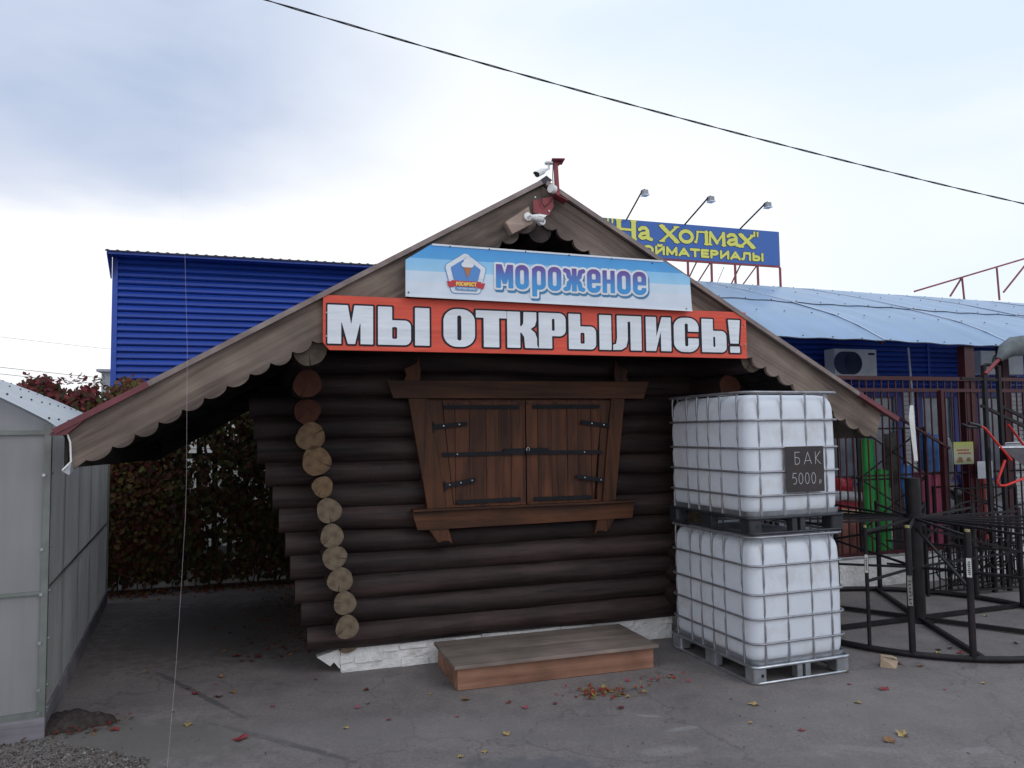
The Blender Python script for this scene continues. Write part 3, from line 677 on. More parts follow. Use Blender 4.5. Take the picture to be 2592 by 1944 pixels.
# metal edge strips along the verge, pinkish red near the eaves
for s, x1, xm in ((-1, -1.90, -1.35), (1, 4.97, 4.55)):
    MB().bar((AX + s * .02, -1.035, AZ + .012), (xm, -1.035, slope_z(xm) + .012), .04, .036).build('verge_strip', M_ROOFGREY, roof)
    MB().bar((xm, -1.035, slope_z(xm) + .012), (x1, -1.045, slope_z(x1) + .012), .05, .040).build('verge_strip', M_ROOFRED, roof)
MB().prism([(-1.93, -1.06, 2.015), (-1.70, -1.06, 2.16), (-1.73, -1.06, 2.11), (-1.83, -1.06, 2.02)], (0, .10, 0)).build('eave_flashing', M_ROOFRED, roof)
MB().prism([(AX - .36, -1.05, 3.80), (AX - .12, -1.05, 3.95), (AX + .02, -1.05, 4.055), (AX + .07, -1.05, 4.02), (AX + .0, -1.05, 3.985), (AX - .33, -1.05, 3.80)], (0, 5.0, 0)).build('ridge_cap', M_ROOFD, roof)
MB().tube([hx(168, 1092, -1.02), hx(178, 1120, -1.02), hx(180, 1168, -1.02), hx(158, 1190, -1.05)], .006, 6).build('downpipe_strip', M_PLASW, roof)
MB().prism([hx(180, 1170, -1.03), hx(155, 1192, -1.04), hx(176, 1203, -1.05), hx(187, 1190, -1.02)], (0, .004, 0)).build('bent_flashing', M_GALV, roof)
# gable tie beam and king post in the dark under the ridge
MB().cyl((AX - .02, -.98, 3.62), (AX - .02, 3.9, 3.62), .10, n=18).build('ridge_log', M_LOGS, house)

# window surround and shutters
YF = -.15
win = MB().prism([(.60, -.10, 2.30), (2.62, -.10, 2.30), (2.50, -.10, 1.33), (.75, -.10, 1.33)], (0, .12, 0)).build('window', M_SHUT, house)
def board(name, pts, y0, th, m=M_FRAMEV, bev=.004, par=None):
    return MB().prism([(x, y0, z) for x, z in pts], (0, th, 0)).build(name, m, par or win, bevel=bev)
board('side_board', [(.576, 2.30), (.74, 2.30), (.906, 1.34), (.741, 1.34)], -.17, .03)
board('side_board', [(2.488, 2.30), (2.624, 2.30), (2.507, 1.34), (2.378, 1.34)], -.17, .03)
board('jamb_board', [(.745, 2.285), (.872, 2.285), (.972, 1.345), (.912, 1.345)], -.15, .04)
board('jamb_board', [(2.40, 2.285), (2.484, 2.285), (2.374, 1.345), (2.33, 1.345)], -.15, .04)
board('header', [(.387, 2.452), (2.872, 2.462), (2.815, 2.303), (.444, 2.303)], -.19, .05, M_FRAME)
horn = [(.0, 0), (.135, 0), (.142, .09), (.125, .20), (.10, .145), (.055, .125), (.0, .10), (.02, .05)]
board('horn', [(.54 + x, 2.455 + z) for x, z in horn], -.175, .035)
board('horn', [(2.665 - x, 2.465 + z) for x, z in horn][::-1], -.175, .035)
board('sill', [(.595, 1.335), (2.688, 1.338), (2.663, 1.192), (.647, 1.178)], -.20, .05, M_FRAME, .006)
MB().box((.60, -.25, 1.338), (2.69, -.10, 1.356)).build('sill_ledge', M_FRAME, win, bevel=.004)
brk = [(0, 0), (.17, 0), (.205, -.13), (.175, -.105), (.13, -.10), (.085, -.115), (.05, -.07)]
board('bracket', [(.745 + x, 1.178 + z) for x, z in brk][::-1], -.185, .04)
board('bracket', [(2.49 - x, 1.19 + z) for x, z in brk], -.185, .04)
for (xa, xb, ka, kb) in ((.877, 1.641, .10, 0), (1.649, 2.405, 0, -.10)):
    sh = MB().prism([(xa + .02, -.125, 2.27), (xb - .02, -.125, 2.27), (xb - .02 + kb * .9, -.125, 1.36), (xa + .02 + ka * .9, -.125, 1.36)], (0, .02, 0)).build('shutter', M_SHUT, house)
    n = 6; rnd = random.Random(int(xa * 100)); ed = [xa + (xb - xa) * i / n + (rnd.uniform(-.02, .02) if 0 < i < n else 0) for i in range(n + 1)]
    for i in range(n):
        a, b_ = ed[i] + .002, ed[i + 1] - .002; a2 = max(a, xa + ka) if ka else a; b2 = min(b_, xb + kb) if kb else b_
        if b2 - a2 < .02:
            a2, b2 = (b_ - .01, b_) if ka else (a, a + .01)
        board('plank', [(a, 2.285), (b_, 2.285), (b2, 1.345), (a2, 1.345)], -.146 - rnd.uniform(0, .004), .02, M_SHUT, .002, sh)
    def iron(p, q, w=.03, y=-.162):
        MB().bar((p[0], y, p[1]), (q[0], y, q[1]), .010, w, up=(0, 0, 1)).build('iron_strap', M_IRON, sh)
    if ka:
        iron((.885, 2.226), (1.58, 2.224), .034); iron((.872, 1.812), (1.45, 1.815), .034); iron((.995, 1.398), (1.58, 1.404), .034)
        iron((.79, 2.055), (1.09, 2.08), .036, -.176); iron((.895, 1.545), (1.167, 1.59), .036, -.176)
        MB().prism([(.785, -.178, 2.10), (.815, -.178, 2.065), (.815, -.178, 2.045), (.785, -.178, 2.0)], (0, .012, 0)).build('hinge_plate', M_IRON, sh)
        MB().prism([(.885, -.178, 1.59), (.915, -.178, 1.56), (.915, -.178, 1.53), (.885, -.178, 1.49)], (0, .012, 0)).build('hinge_plate', M_IRON, sh)
    else:
        iron((1.71, 2.226), (2.37, 2.228), .034); iron((1.84, 1.815), (2.385, 1.805), .034); iron((1.71, 1.399), (2.28, 1.396), .034)
        iron((2.18, 2.085), (2.46, 2.05), .036, -.176); iron((2.12, 1.59), (2.40, 1.545), .036, -.176)
    for zz in (2.26, 1.36): MB().box((xa + .06 if ka else xa + .01, -.155, zz - .012), ((xb - .01) if ka else xb - .06, -.147, zz + .012)).build('batten', M_SHUT, sh)
    for (u, v) in ([(.88, 2.063), (1.02, 2.074), (.93, 1.553), (1.03, 1.568), (1.13, 1.584), (1.0, 1.815)] if ka else [(2.28, 2.073), (2.40, 2.058), (2.20, 1.578), (2.36, 1.552), (2.2, 1.81)]): MB().cyl((u, -.186, v), (u, -.170, v), .006, n=8).build('bolt', M_GALVD, sh)
    MB().box((1.43 if ka else 1.652, -.172, 1.80), (1.638 if ka else 1.85, -.160, 1.855)).build('hasp_plate', M_IRON, sh)
lock = MB().box((1.632, -.20, 1.798), (1.668, -.176, 1.832)).tube([(1.638, -.188, 1.83), (1.638, -.188, 1.85), (1.645, -.188, 1.862), (1.655, -.188, 1.862), (1.662, -.188, 1.85), (1.662, -.188, 1.83)], .004, 6)
lk = empty('padlock', H.wld((1.65, -.188, 1.80)), R(18), label='small steel padlock hanging on the black hasp between the shutters', cat='padlock')
MB().box((-.019, -.012, 0), (.019, .012, .034)).build('lock_body', M_IRON, lk, bevel=.004)
MB().tube([(-.012, 0, .03), (-.012, 0, .05), (-.006, 0, .062), (.006, 0, .062), (.012, 0, .05), (.012, 0, .03)], .0045, 6).build('shackle', M_GALVD, lk)

# wooden step in front of the wall
st = empty('wooden_step', H.wld((.84, -.78, 0)), R(18), label='low wooden step with a grey worn top and reddish front below the shutters', cat='step')
SW, SD = 1.70, .70
MB().box((0, 0, .003), (SW, .022, .172)).build('front_board', M_STEPF, st, bevel=.003)
MB().box((0, .024, .003), (.022, SD, .172)).build('side_board', M_STEPF, st, bevel=.003)
MB().box((SW - .022, .024, .003), (SW, SD, .172)).build('side_board', M_STEPF, st, bevel=.003)
for i in range(2):
    ya = -.045 + i * (SD + .06) / 2; MB().box((-.035, ya + .0015, .175), (SW + .03, ya + (SD + .06) / 2 - .0015, .203 - i * .001)).build('top_board', M_STEPT, st, bevel=.004)

# ------------------------------------------------------------------ signs on the bargeboards
def sign_red():
    y = -1.045
    x0, x1, z0, z1 = -.203, 3.372, 2.612, 3.012
    root = empty('banner_sign', H.wld((x0, y, z0)), R(18), label='long red banner reading МЫ ОТКРЫЛИСЬ! in white block letters', cat='sign')
    W_, H_ = x1 - x0, z1 - z0
    MB().prism([(.045, 0, 0), (W_, 0, 0), (W_, 0, H_), (0, 0, H_), (0, 0, .055)][::-1], (0, .03, 0)).build('panel', M_BANNER, root, bevel=.003)
    # letter extents measured on the sign
    def sp(px, py): p = H.at(800 + px / 2.011, 720 + py / 2.011, y); return p.x - x0, p.z - z0
    spans = [('М', 58, 290, 195), ('Ы', 315, 577, 205), ('О', 648, 808, 220), ('Т', 813, 970, 225), ('К', 972, 1131, 232), ('Р', 1133, 1270, 238), ('Ы', 1285, 1502, 245), ('Л', 1510, 1655, 252), ('И', 1678, 1806, 258), ('С', 1820, 1946, 265), ('Ь', 1962, 2087, 270), ('!', 2097, 2158, 272)]
    tl = sp(58, 95)[1]; bl = sp(58, 297)[1]; tr = sp(2000, 183)[1]; br = sp(2000, 348)[1]
    za, zb = (bl + br) / 2, (tl + tr) / 2; h = zb - za
    gx, gy, X, Y = grid(.02, W_ - .01, .02, H_ - .01, .0045)
    fill = np.full(X.shape, 1e9)
    for ch, a, b_, yy in spans:
        xa, xb = sp(a, yy)[0], sp(b_, yy)[0]; w, fn = HEAVY[ch]; k = (xb - xa) / w
        i0 = max(0, np.searchsorted(gx, xa - .06)); i1 = np.searchsorted(gx, xb + .06)
        D = fn((X[:, i0:i1] - xa) / k, (Y[:, i0:i1] - za) / h) * min(k, h)
        fill[:, i0:i1] = np.minimum(fill[:, i0:i1], D)
        mb = MB(); contour(mb, gx[i0:i1], gy, D, lambda u, v: (u, -.005, v)); mb.build('letter', M_PRINTW, root)
    mb = MB(); contour(mb, gx, gy, fill - .0135, lambda u, v: (u, -.0025, v)); mb.build('letter_outline', M_PRINTK, root)
    for (u, v) in ((.025, .10), (.025, .27), (W_ - .02, .12), (W_ - .02, .29)): MB().cyl((u, -.008, v), (u, 0, v), .007, n=8).build('screw', M_GALV, root)
sign_red()
def sign_blue():
    y = -1.10
    x0, z0 = H.at(1027, 750, y).x, H.at(1027, 750, y).z
    root = empty('ice_cream_sign', H.wld((x0, y, z0)), R(18), label='light blue striped sign with cut corners reading мороженое beside a pentagon emblem', cat='sign')
    def q(px, py): p = H.at(px, py, y); return p.x - x0, p.z - z0
    cor = [q(1027, 750), q(1752, 787), q(1746, 703), q(1678, 660), q(1094, 617), q(1027, 657)]
    zt = max(c[1] for c in cor)
    M = gradmat('striped_panel', [(0, (.66, .73, .84)), (.118, (.66, .73, .84)), (.119, (.60, .72, .86)), (.196, (.60, .72, .86)), (.197, (.33, .62, .88)), (.293, (.25, .55, .86)), (.294, (.085, .36, .74)), (zt, (.05, .30, .70))])
    MB().prism([(u, 0, v) for u, v in cor[::-1]], (0, .02, 0)).build('panel', M, root, bevel=.002)
    MB().bar((cor[4][0], -.003, cor[4][1] - .006), (cor[3][0], -.003, cor[3][1] - .006), .004, .014).build('folded_edge', M_PRINTW, root)
    MB().bar((cor[0][0] + .02, -.003, cor[0][1] + .004), (cor[1][0], -.003, cor[1][1] + .002), .004, .012).build('folded_edge', M_PRINTW, root)
    def z5(px, py): return q(1020 + px / 2.989, 610 + py / 2.989)
    spans = [('м', 702, 832, 255), ('о', 848, 950, 262), ('р', 975, 1078, 275), ('о', 1095, 1196, 283), ('ж', 1212, 1375, 290), ('е', 1390, 1493, 300), ('н', 1508, 1600, 310), ('о', 1618, 1720, 318), ('е', 1737, 1838, 325)]
    ma = z5(765, 350)[1]; mt = z5(765, 172)[1]; ea = z5(1790, 412)[1]; et = z5(1790, 245)[1]
    za, zb = (ma + ea) / 2, (mt + et) / 2; h = zb - za
    xa0 = z5(690, 250)[0]; xb0 = z5(1850, 330)[0]
    gx, gy, X, Y = grid(xa0 - .06, xb0 + .08, za - .14, zb + .06, .0035)
    fill = np.full(X.shape, 1e9)
    MF = gradmat('letter_blend', [(za - .09, (.05, .34, .72)), (za + h * .30, (.045, .27, .64)), (za + h * .72, (.10, .13, .45)), (zb, (.14, .055, .28))])
    for ch, a, b_, yy in spans:
        xa, xb = z5(a, yy)[0], z5(b_, yy)[0]; w, fn = BUBBLE[ch]; k = (xb - xa) / w
        i0 = max(0, np.searchsorted(gx, xa - .07)); i1 = np.searchsorted(gx, xb + .07)
        D = fn((X[:, i0:i1] - xa) / k, (Y[:, i0:i1] - za) / h) * min(k, h)
        fill[:, i0:i1] = np.minimum(fill[:, i0:i1], D)
        mb = MB(); contour(mb, gx[i0:i1], gy, D, lambda u, v: (u, -.0075, v)); mb.build('letter', MF, root)
    mb = MB(); contour(mb, gx, gy, fill - .016, lambda u, v: (u, -.005, v)); mb.build('letter_outline', M_PRINTW, root)
    mb = MB(); contour(mb, gx, gy, fill - .018, lambda u, v: (u + .010, -.0025, v - .016)); mb.build('letter_shadow', mat('letter_shadow_print', (.045, .20, .40), .5), root)
    # emblem: pentagon, ribbon, ice-cream cone
    cx, cz = q(1177, 700); pw = .165
    def pt(px, py): u, v = q(px, py); return (u, v)
    def e7(px, py): return q(1020 + px / 7.9, 600 + py / 7.9)
    pent = [e7(1240, 330), e7(1650, 640), e7(1530, 1130), e7(980, 1110), e7(845, 570)]
    gx, gy, X, Y = grid(min(p[0] for p in pent) - .03, max(p[0] for p in pent) + .03, min(p[1] for p in pent) - .03, max(p[1] for p in pent) + .03, .003)
    # shrink the corners, then round them
    c0 = (sum(p[0] for p in pent) / 5, sum(p[1] for p in pent) / 5)
    sh = [(c0[0] + (p[0] - c0[0]) * .80, c0[1] + (p[1] - c0[1]) * .80) for p in pent]
    P0 = d_poly(X, Y, sh) - .030
    MP_R = mat('emblem_rim', (.11, .30, .60), .5); MP_B = mat('emblem_blue', (.09, .25, .60), .5); MP_RED = mat('emblem_red', (.50, .03, .05), .5); MP_Y = mat('emblem_yellow', (.80, .55, .12), .5)
    for nm, D, off, mm in (('emblem_rim', P0 - .006, -.0025, MP_R), ('emblem_field', P0, -.005, M_PRINTW), ('emblem_field', d_poly(X, Y, [(c0[0] + (p[0] - c0[0]) * .66, c0[1] + (p[1] - c0[1]) * .66 + .004) for p in pent]) - .012, -.0075, MP_B)):
        mb = MB(); contour(mb, gx, gy, D, lambda u, v: (u, off, v)); mb.build(nm, mm, root)
    rb = [e7(870, 880), e7(960, 890), e7(962, 865), e7(1560, 905), e7(1558, 930), e7(1640, 935), e7(1600, 1045), e7(1480, 1025), e7(1480, 1010), e7(1010, 985), e7(1010, 1005), e7(910, 1000)]
    MB().add([(u, -.010, v) for u, v in rb], [tuple(range(len(rb)))[::-1]]).build('ribbon', MP_RED, root)
    bb = [e7(1030, 1003), e7(1490, 1030), e7(1470, 1090), e7(1050, 1065)]
    MB().add([(u, -.009, v) for u, v in bb], [(3, 2, 1, 0)]).build('ribbon', MP_R, root)
    a = e7(1050, 990); b_ = e7(1470, 1000); t = e7(1050, 900)
    gx, gy, X, Y = grid(a[0] - .01, b_[0] + .01, a[1] - .01, t[1] + .01, .0018)
    D = stroke_text(X, Y, 'РОСФРОСТ', a[0] + .004, a[1] + .006, (t[1] - a[1]) * .80, .0042, .22, b_[0] - a[0] - .01)
    mb = MB(); contour(mb, gx, gy, D, lambda u, v: (u, -.0125, v)); mb.build('lettering', MP_Y, root)
    a = e7(1080, 1055); b_ = e7(1440, 1065)
    gx, gy, X, Y = grid(a[0] - .005, b_[0] + .005, a[1] - .002, a[1] + .022, .0012)
    D = stroke_text(X, Y, 'ТОРГОВАЯ МАРКА', a[0], a[1] + .003, .014, .0012, .3, b_[0] - a[0])
    mb = MB(); contour(mb, gx, gy, D, lambda u, v: (u, -.0115, v)); mb.build('lettering', M_PRINTW, root)
    # plain cone and swirl in the middle of the emblem
    c1 = e7(1285, 640); MB().add([(c1[0] - .034, -.011, c1[1] + .02), (c1[0], -.011, c1[1] - .075), (c1[0] + .034, -.011, c1[1] + .02)], [(0, 1, 2)]).build('cone_print', mat('cone_print', (.45, .16, .05), .5), root)
    gx, gy, X, Y = grid(c1[0] - .06, c1[0] + .06, c1[1] - .01, c1[1] + .13, .0025)
    D = U(d_seg(X, Y, (c1[0] - .028, c1[1] + .03), (c1[0] + .028, c1[1] + .03), .020), d_seg(X, Y, (c1[0] - .014, c1[1] + .058), (c1[0] + .014, c1[1] + .058), .017), d_seg(X, Y, (c1[0], c1[1] + .08), (c1[0] + .004, c1[1] + .098), .010))
    mb = MB(); contour(mb, gx, gy, D, lambda u, v: (u, -.013, v)); mb.build('swirl_print', M_PRINTW, root)
    for px, py in ((1139, 624), (1238, 631), (1034, 740), (1548, 655), (1651, 666), (1737, 782), (1330, 637), (1440, 646)):
        u, v = q(px, py); MB().cyl((u, -.006, v), (u, 0, v), .006, n=8).build('screw', M_BLK, root)
sign_blue()

# ------------------------------------------------------------------ ridge: steel mast, cameras, junction boxes
YR = -1.06
def wp(px, py, y=YR): return H.wld(hx(px, py, y))
def lp(px, py, y=YR): return Vector(hx(px, py, y))
mast = empty('camera_mast', H.wld((lp(1412, 492).x, YR, lp(1412, 492).z)), R(18), label='rusty red steel mast standing on the ridge of the log kiosk', cat='mast')
mo = H.loc(mast.location)
def ml(px, py, y=YR): return lp(px, py, y) - mo
MB().bar(ml(1411, 494), ml(1406, 414), .030, .03, up=(0, 1, 0)).build('post', M_REDPAINT, mast)
t0 = ml(1410, 408); MB().prism([t0 + V(-.055, -.03, .01), t0 + V(.045, -.06, .008), t0 + V(.06, .05, .0), t0 + V(-.03, .07, .0)], (0, 0, -.008)).build('top_plate', M_REDPAINT, mast)
MB().prism([t0 + V(.0, 0, -.004), t0 + V(.05, .0, -.004), t0 + V(.012, 0, -.038)], (0, .006, 0)).build('gusset', M_REDPAINT, mast)
b0 = ml(1411, 497); MB().prism([b0 + V(-.03, -.04, .012), b0 + V(.075, -.04, -.035), b0 + V(.075, .06, -.035), b0 + V(-.03, .06, .012)], (0, 0, -.006)).build('base_plate', M_REDPAINT, mast)
gus = [ml(1352, 505), ml(1402, 495), ml(1404, 520), ml(1392, 543), ml(1352, 537)]
MB().prism([p + V(0, .02, 0) for p in gus][::-1], (0, .006, 0)).build('gable_plate', M_REDPAINT, mast)
for px, py in ((1356, 498), (1391, 533)): p = ml(px, py); MB().cyl(p + V(0, .008, 0), p + V(0, .02, 0), .007, n=8).build('bolt', M_GALVD, mast)
def bullet_cam(name, label, mountp, tip, back, base_dir, r):
    root = empty(name, H.wld(mountp), R(18), label=label, cat='camera', group='security cameras on the gable')
    o = Vector(mountp)
    MB().cyl(V(0, 0, 0), Vector(base_dir) * .012, .034, n=18).build('mount_disc', M_PLASW, root)
    b = MB(); elbow = Vector(base_dir) * .05 + V(0, 0, 0); bk = Vector(back) - o; tp = Vector(tip) - o; d = (tp - bk).normalized()
    b.tube([Vector(base_dir) * .01, elbow, (elbow + bk) / 2 + V(0, 0, 0), bk], .010, 8); b.build('arm', M_PLASW, root)
    hb = MB(); hb.cyl(bk - d * .005, bk + d * .03, r * .55, r * .95, 18); hb.cyl(bk + d * .03, tp, r * .95, r, 18); hb.build('housing', M_PLASW, root)
    up = V(0, 0, 1)
    MB().cyl(tp - d * .012, tp + d * .003, r * .93, n=18).build('lens', M_BLK, root)
    # rain hood: arc over the front
    hv = []; x = d.cross(up).normalized(); y = x.cross(d)
    for k in (0, 1):
        for i in range(9):
            a = R(10 + 20 * i); c = (bk + d * .045) if k == 0 else (tp + d * .022 * math.sin(a)); hv.append(c + (x * math.cos(a) + y * math.sin(a)) * r * 1.12)
    MB().add(hv, [(i, i + 1, 10 + i, 9 + i) for i in range(8)], 0, True).build('hood', M_PLASW, root)
    return root
bullet_cam('security_camera', 'white security camera hanging from the top plate of the red ridge mast', lp(1389, 411), lp(1359, 441, YR - .05), lp(1379, 431, YR), (0, 0, -1), .025)
MB().prism([V(0, 0, 0)] * 0 or [Vector(hx(1280, 561, -1.09)), Vector(hx(1338, 523, -1.09)), Vector(hx(1349, 565, -1.09)), Vector(hx(1297, 592, -1.09))][::-1], (0, .085, 0)).build('camera_block', M_BLOCK, house, bevel=.004)
bullet_cam('security_camera', 'white security camera screwed to the wooden block under the ridge', lp(1335, 549, -1.095), lp(1377, 554, -1.17), lp(1347, 549, -1.14), (.25, -1, 0), .029)
def jbox(c, d, r, label):
    o = MB().cyl(V(0, 0, 0), Vector(d) * .035, r, n=24).cyl(Vector(d) * .035, Vector(d) * .043, r * .94, n=24).build('junction_box', M_PLASW, None, H.wld(c), bevel=.003)
    o.rotation_euler = (0, 0, R(18)); return tag(o, label, 'junction box', 'round junction boxes on the gable')
jbox(lp(1402, 480), (-.85, -.5, .05), .036, 'white round junction box at the foot of the ridge mast')
jbox(lp(1367, 562, -1.05), (.1, -1, -.1), .030, 'white round junction box just below the lower security camera')
cb = MB().tube([H.wld(lp(1400, 415)), H.wld(lp(1399, 445)), H.wld(lp(1400, 468))], .004, 6)
tag(cb.build('camera_cable', M_BLK), 'thin black cable running down the red ridge mast', 'cable')
cb = MB().tube([wp(1400, 497), wp(1392, 513), wp(1378, 523), wp(1372, 515), wp(1370, 490)], .004, 6)
tag(cb.build('camera_cable', M_BLK), 'thin black cable looping over the red gable plate', 'cable')
# ------------------------------------------------------------------ two caged tanks, stacked
M_TANK = mat('white_tank_plastic', (.66, .70, .78), .42, var=.06, vscale=3, dirt=(.42, .39, .34), dscale=3.2, damt=.5, bump=.05, bscale=9)
I = Frame(ground(1912, 1738), 20.0)      # near lower corner; x to the right face, y along the left face
IW, IL, IH = .945, 1.215, 1.152
def rrect(x0, y0, x1, y1, r, z, n=5):
    pts = []
    for cx, cy, a0 in ((x0 + r, y0 + r, 180), (x1 - r, y0 + r, 270), (x1 - r, y1 - r, 0), (x0 + r, y1 - r, 90)):
        for i in range(n + 1):
            a = R(a0 + 90 * i / n); pts.append(V(cx + r * math.cos(a), cy + r * math.sin(a), z))
    return pts
def ibc(z0, label, ties, PM):
    o = I.wld((0, 0, z0)); root = empty('caged_tank', o, R(20), label=label, cat='water tank', group='caged white tanks stacked beside the kiosk')
    # pallet
    pal = MB(); pal.tube(rrect(.01, .01, IW - .01, IL - .01, .05, .012, 4), .012, 8, True)
    pal.tube(rrect(.0, .0, IW, IL, .05, .135, 4), .013, 8, True)
    pal = pal.build('pallet', PM, root)
    MB().box((.03, .03, .118), (IW - .03, IL - .03, .128)).build('pallet_deck', PM, pal)
    for (x, y) in ((.0, .0), (IW - .13, .0), (.0, IL - .15), (IW - .13, IL - .15)):
        c = rrect(x + .004, y + .004, x + .126, y + .146, .028, .015, 4); MB().prism(c, (0, 0, .112)).build('pallet_foot', PM, pal, bevel=.005)
    MB().cyl((.075, .002, .07), (.075, .0055, .07), .014, n=14).build('foot_hole', M_BLK, pal)
    for (x, y, w, d) in ((IW / 2 - .06, .004, .05, .07), (IW / 2 + .02, .004, .05, .07), (IW / 2 - .06, IL - .08, .12, .07), (.004, IL / 2 - .08, .07, .15), (IW - .074, IL / 2 - .08, .07, .15)):
        MB().box((x, y, .012), (x + w, y + d, .126)).build('pallet_foot', PM, pal, bevel=.004)
    # shallow tray under the bottle
    tr = MB(); a = rrect(.02, .02, IW - .02, IL - .02, .07, .137, 6); b_ = rrect(.012, .012, IW - .012, IL - .012, .075, .188, 6); n = len(a)
    tr.add(a + b_, [(i, (i + 1) % n, n + (i + 1) % n, n + i) for i in range(n)], 0, True); tr.build('tray', M_GALVD, root)
    # bottle
    bt = MB(); zs = [(.142, .05), (.150, .03), (.175, .012), (.215, .003), (.27, .0), (.60, -.004), (.95, .0), (1.02, .004), (1.06, .014), (1.095, .034), (1.115, .062), (1.125, .11), (1.128, .20)]
    rings = [rrect(.020 + d, .020 + d, IW - .020 - d, IL - .020 - d, max(.095 - d * .5, .05), z, 7) for z, d in zs]; n = len(rings[0]); vs = [p for r_ in rings for p in r_]
    fs = [(k * n + i, k * n + (i + 1) % n, (k + 1) * n + (i + 1) % n, (k + 1) * n + i) for k in range(len(rings) - 1) for i in range(n)]
    bt.add(vs, fs, 0, True); bt.add(rings[-1], [tuple(range(n))], 0, True); bt.build('tank', M_TANK, root)
    MB().cyl((IW / 2, IL / 2, 1.125), (IW / 2, IL / 2, 1.146), .085, n=20).build('lid', M_BLK, root)
    # cage: horizontal hoops, uprights just inside them
    for z in (.31, .50, .69, .915, 1.140):
        MB().tube(rrect(.002, .002, IW - .002, IL - .002, .095, z, 5), .0095 if z < 1.1 else .011, 8, True).build('cage_hoop', M_GALV, root)
    def up(x, y, nx, ny):
        pts = []
        for k in range(25):
            z = .14 + (1.140 - .14) * k / 24; near = min(abs(z - q) for q in (.31, .50, .69, .915, 1.14)); d = .008 if near < .035 else 0
            pts.append((x - nx * d, y - ny * d, z))
        MB().tube(pts, .0085, 7).build('cage_upright', M_GALV, root)
    for x in XS: up(x, .014, 0, -1); up(x, IL - .014, 0, 1)
    for y in YS: up(.014, y, -1, 0); up(IW - .014, y, 1, 0)
    for (a, b_) in ties: MB().bar(a, b_, .02, .006).build('top_tie', M_GALV, root)
    return root
def ipos(px, py): return I.at(px, py, 0).x
def iy(px, py):
    r = ray(px, py); return I.loc(CP + r * ((I.o - CP).dot(I.e) / r.dot(I.e))).y
XS = [ipos(1650 + a / 3.318, 1300 + 700 / 3.318) for a in (955, 1152, 1357, 1520)]
YS = [iy(1650 + a / 3.318, 1300 + b / 3.318) for a, b in ((200, 600), (318, 620), (405, 640), (500, 660), (602, 690), (750, 720))]
ibc(0, 'lower white plastic tank in a steel cage, standing on its metal pallet on the asphalt', [], M_GALVD)
ibc(IH + .004, 'upper white plastic tank in a steel cage with a black price board tied on', [((.01, .35, 1.15), (IW - .01, .35, 1.15)), ((.01, .8, 1.15), (IW - .01, .8, 1.15))], mat('shaded_pallet', (.03, .032, .04), .5, .2, var=.4))  # upper pallet is galvanised too; its shade is put into this dark colour
def price():
    y = -.018; a = I.at(1988, 1131, y); b_ = I.at(2088, 1243, y); w = b_.x - a.x; h = a.z - b_.z
    root = empty('price_board', I.wld((a.x, y, b_.z)), R(20), label='black board with БАК 5000р chalked on it, tied to the upper tank cage', cat='price board')
    MB().box((0, 0, 0), (w, .005, h)).build('board', mat('chalk_board', (.035, .028, .028), .7, var=.2), root)
    gx, gy, X, Y = grid(.0, w, .0, h, .0022)
    D = U(stroke_text(X, Y, 'БАК', w * .22, h * .60, h * .29, .0022, .35, w * .70), stroke_text(X, Y, '5000', w * .14, h * .17, h * .26, .0022, .15, w * .64), stroke_text(X, Y, 'р', w * .86, h * .19, h * .10, .0018))
    mb = MB(); contour(mb, gx, gy, D, lambda u, v: (u, -.002, v)); mb.build('chalk_lettering', mat('chalk', (.50, .50, .52), .8), root)
price()

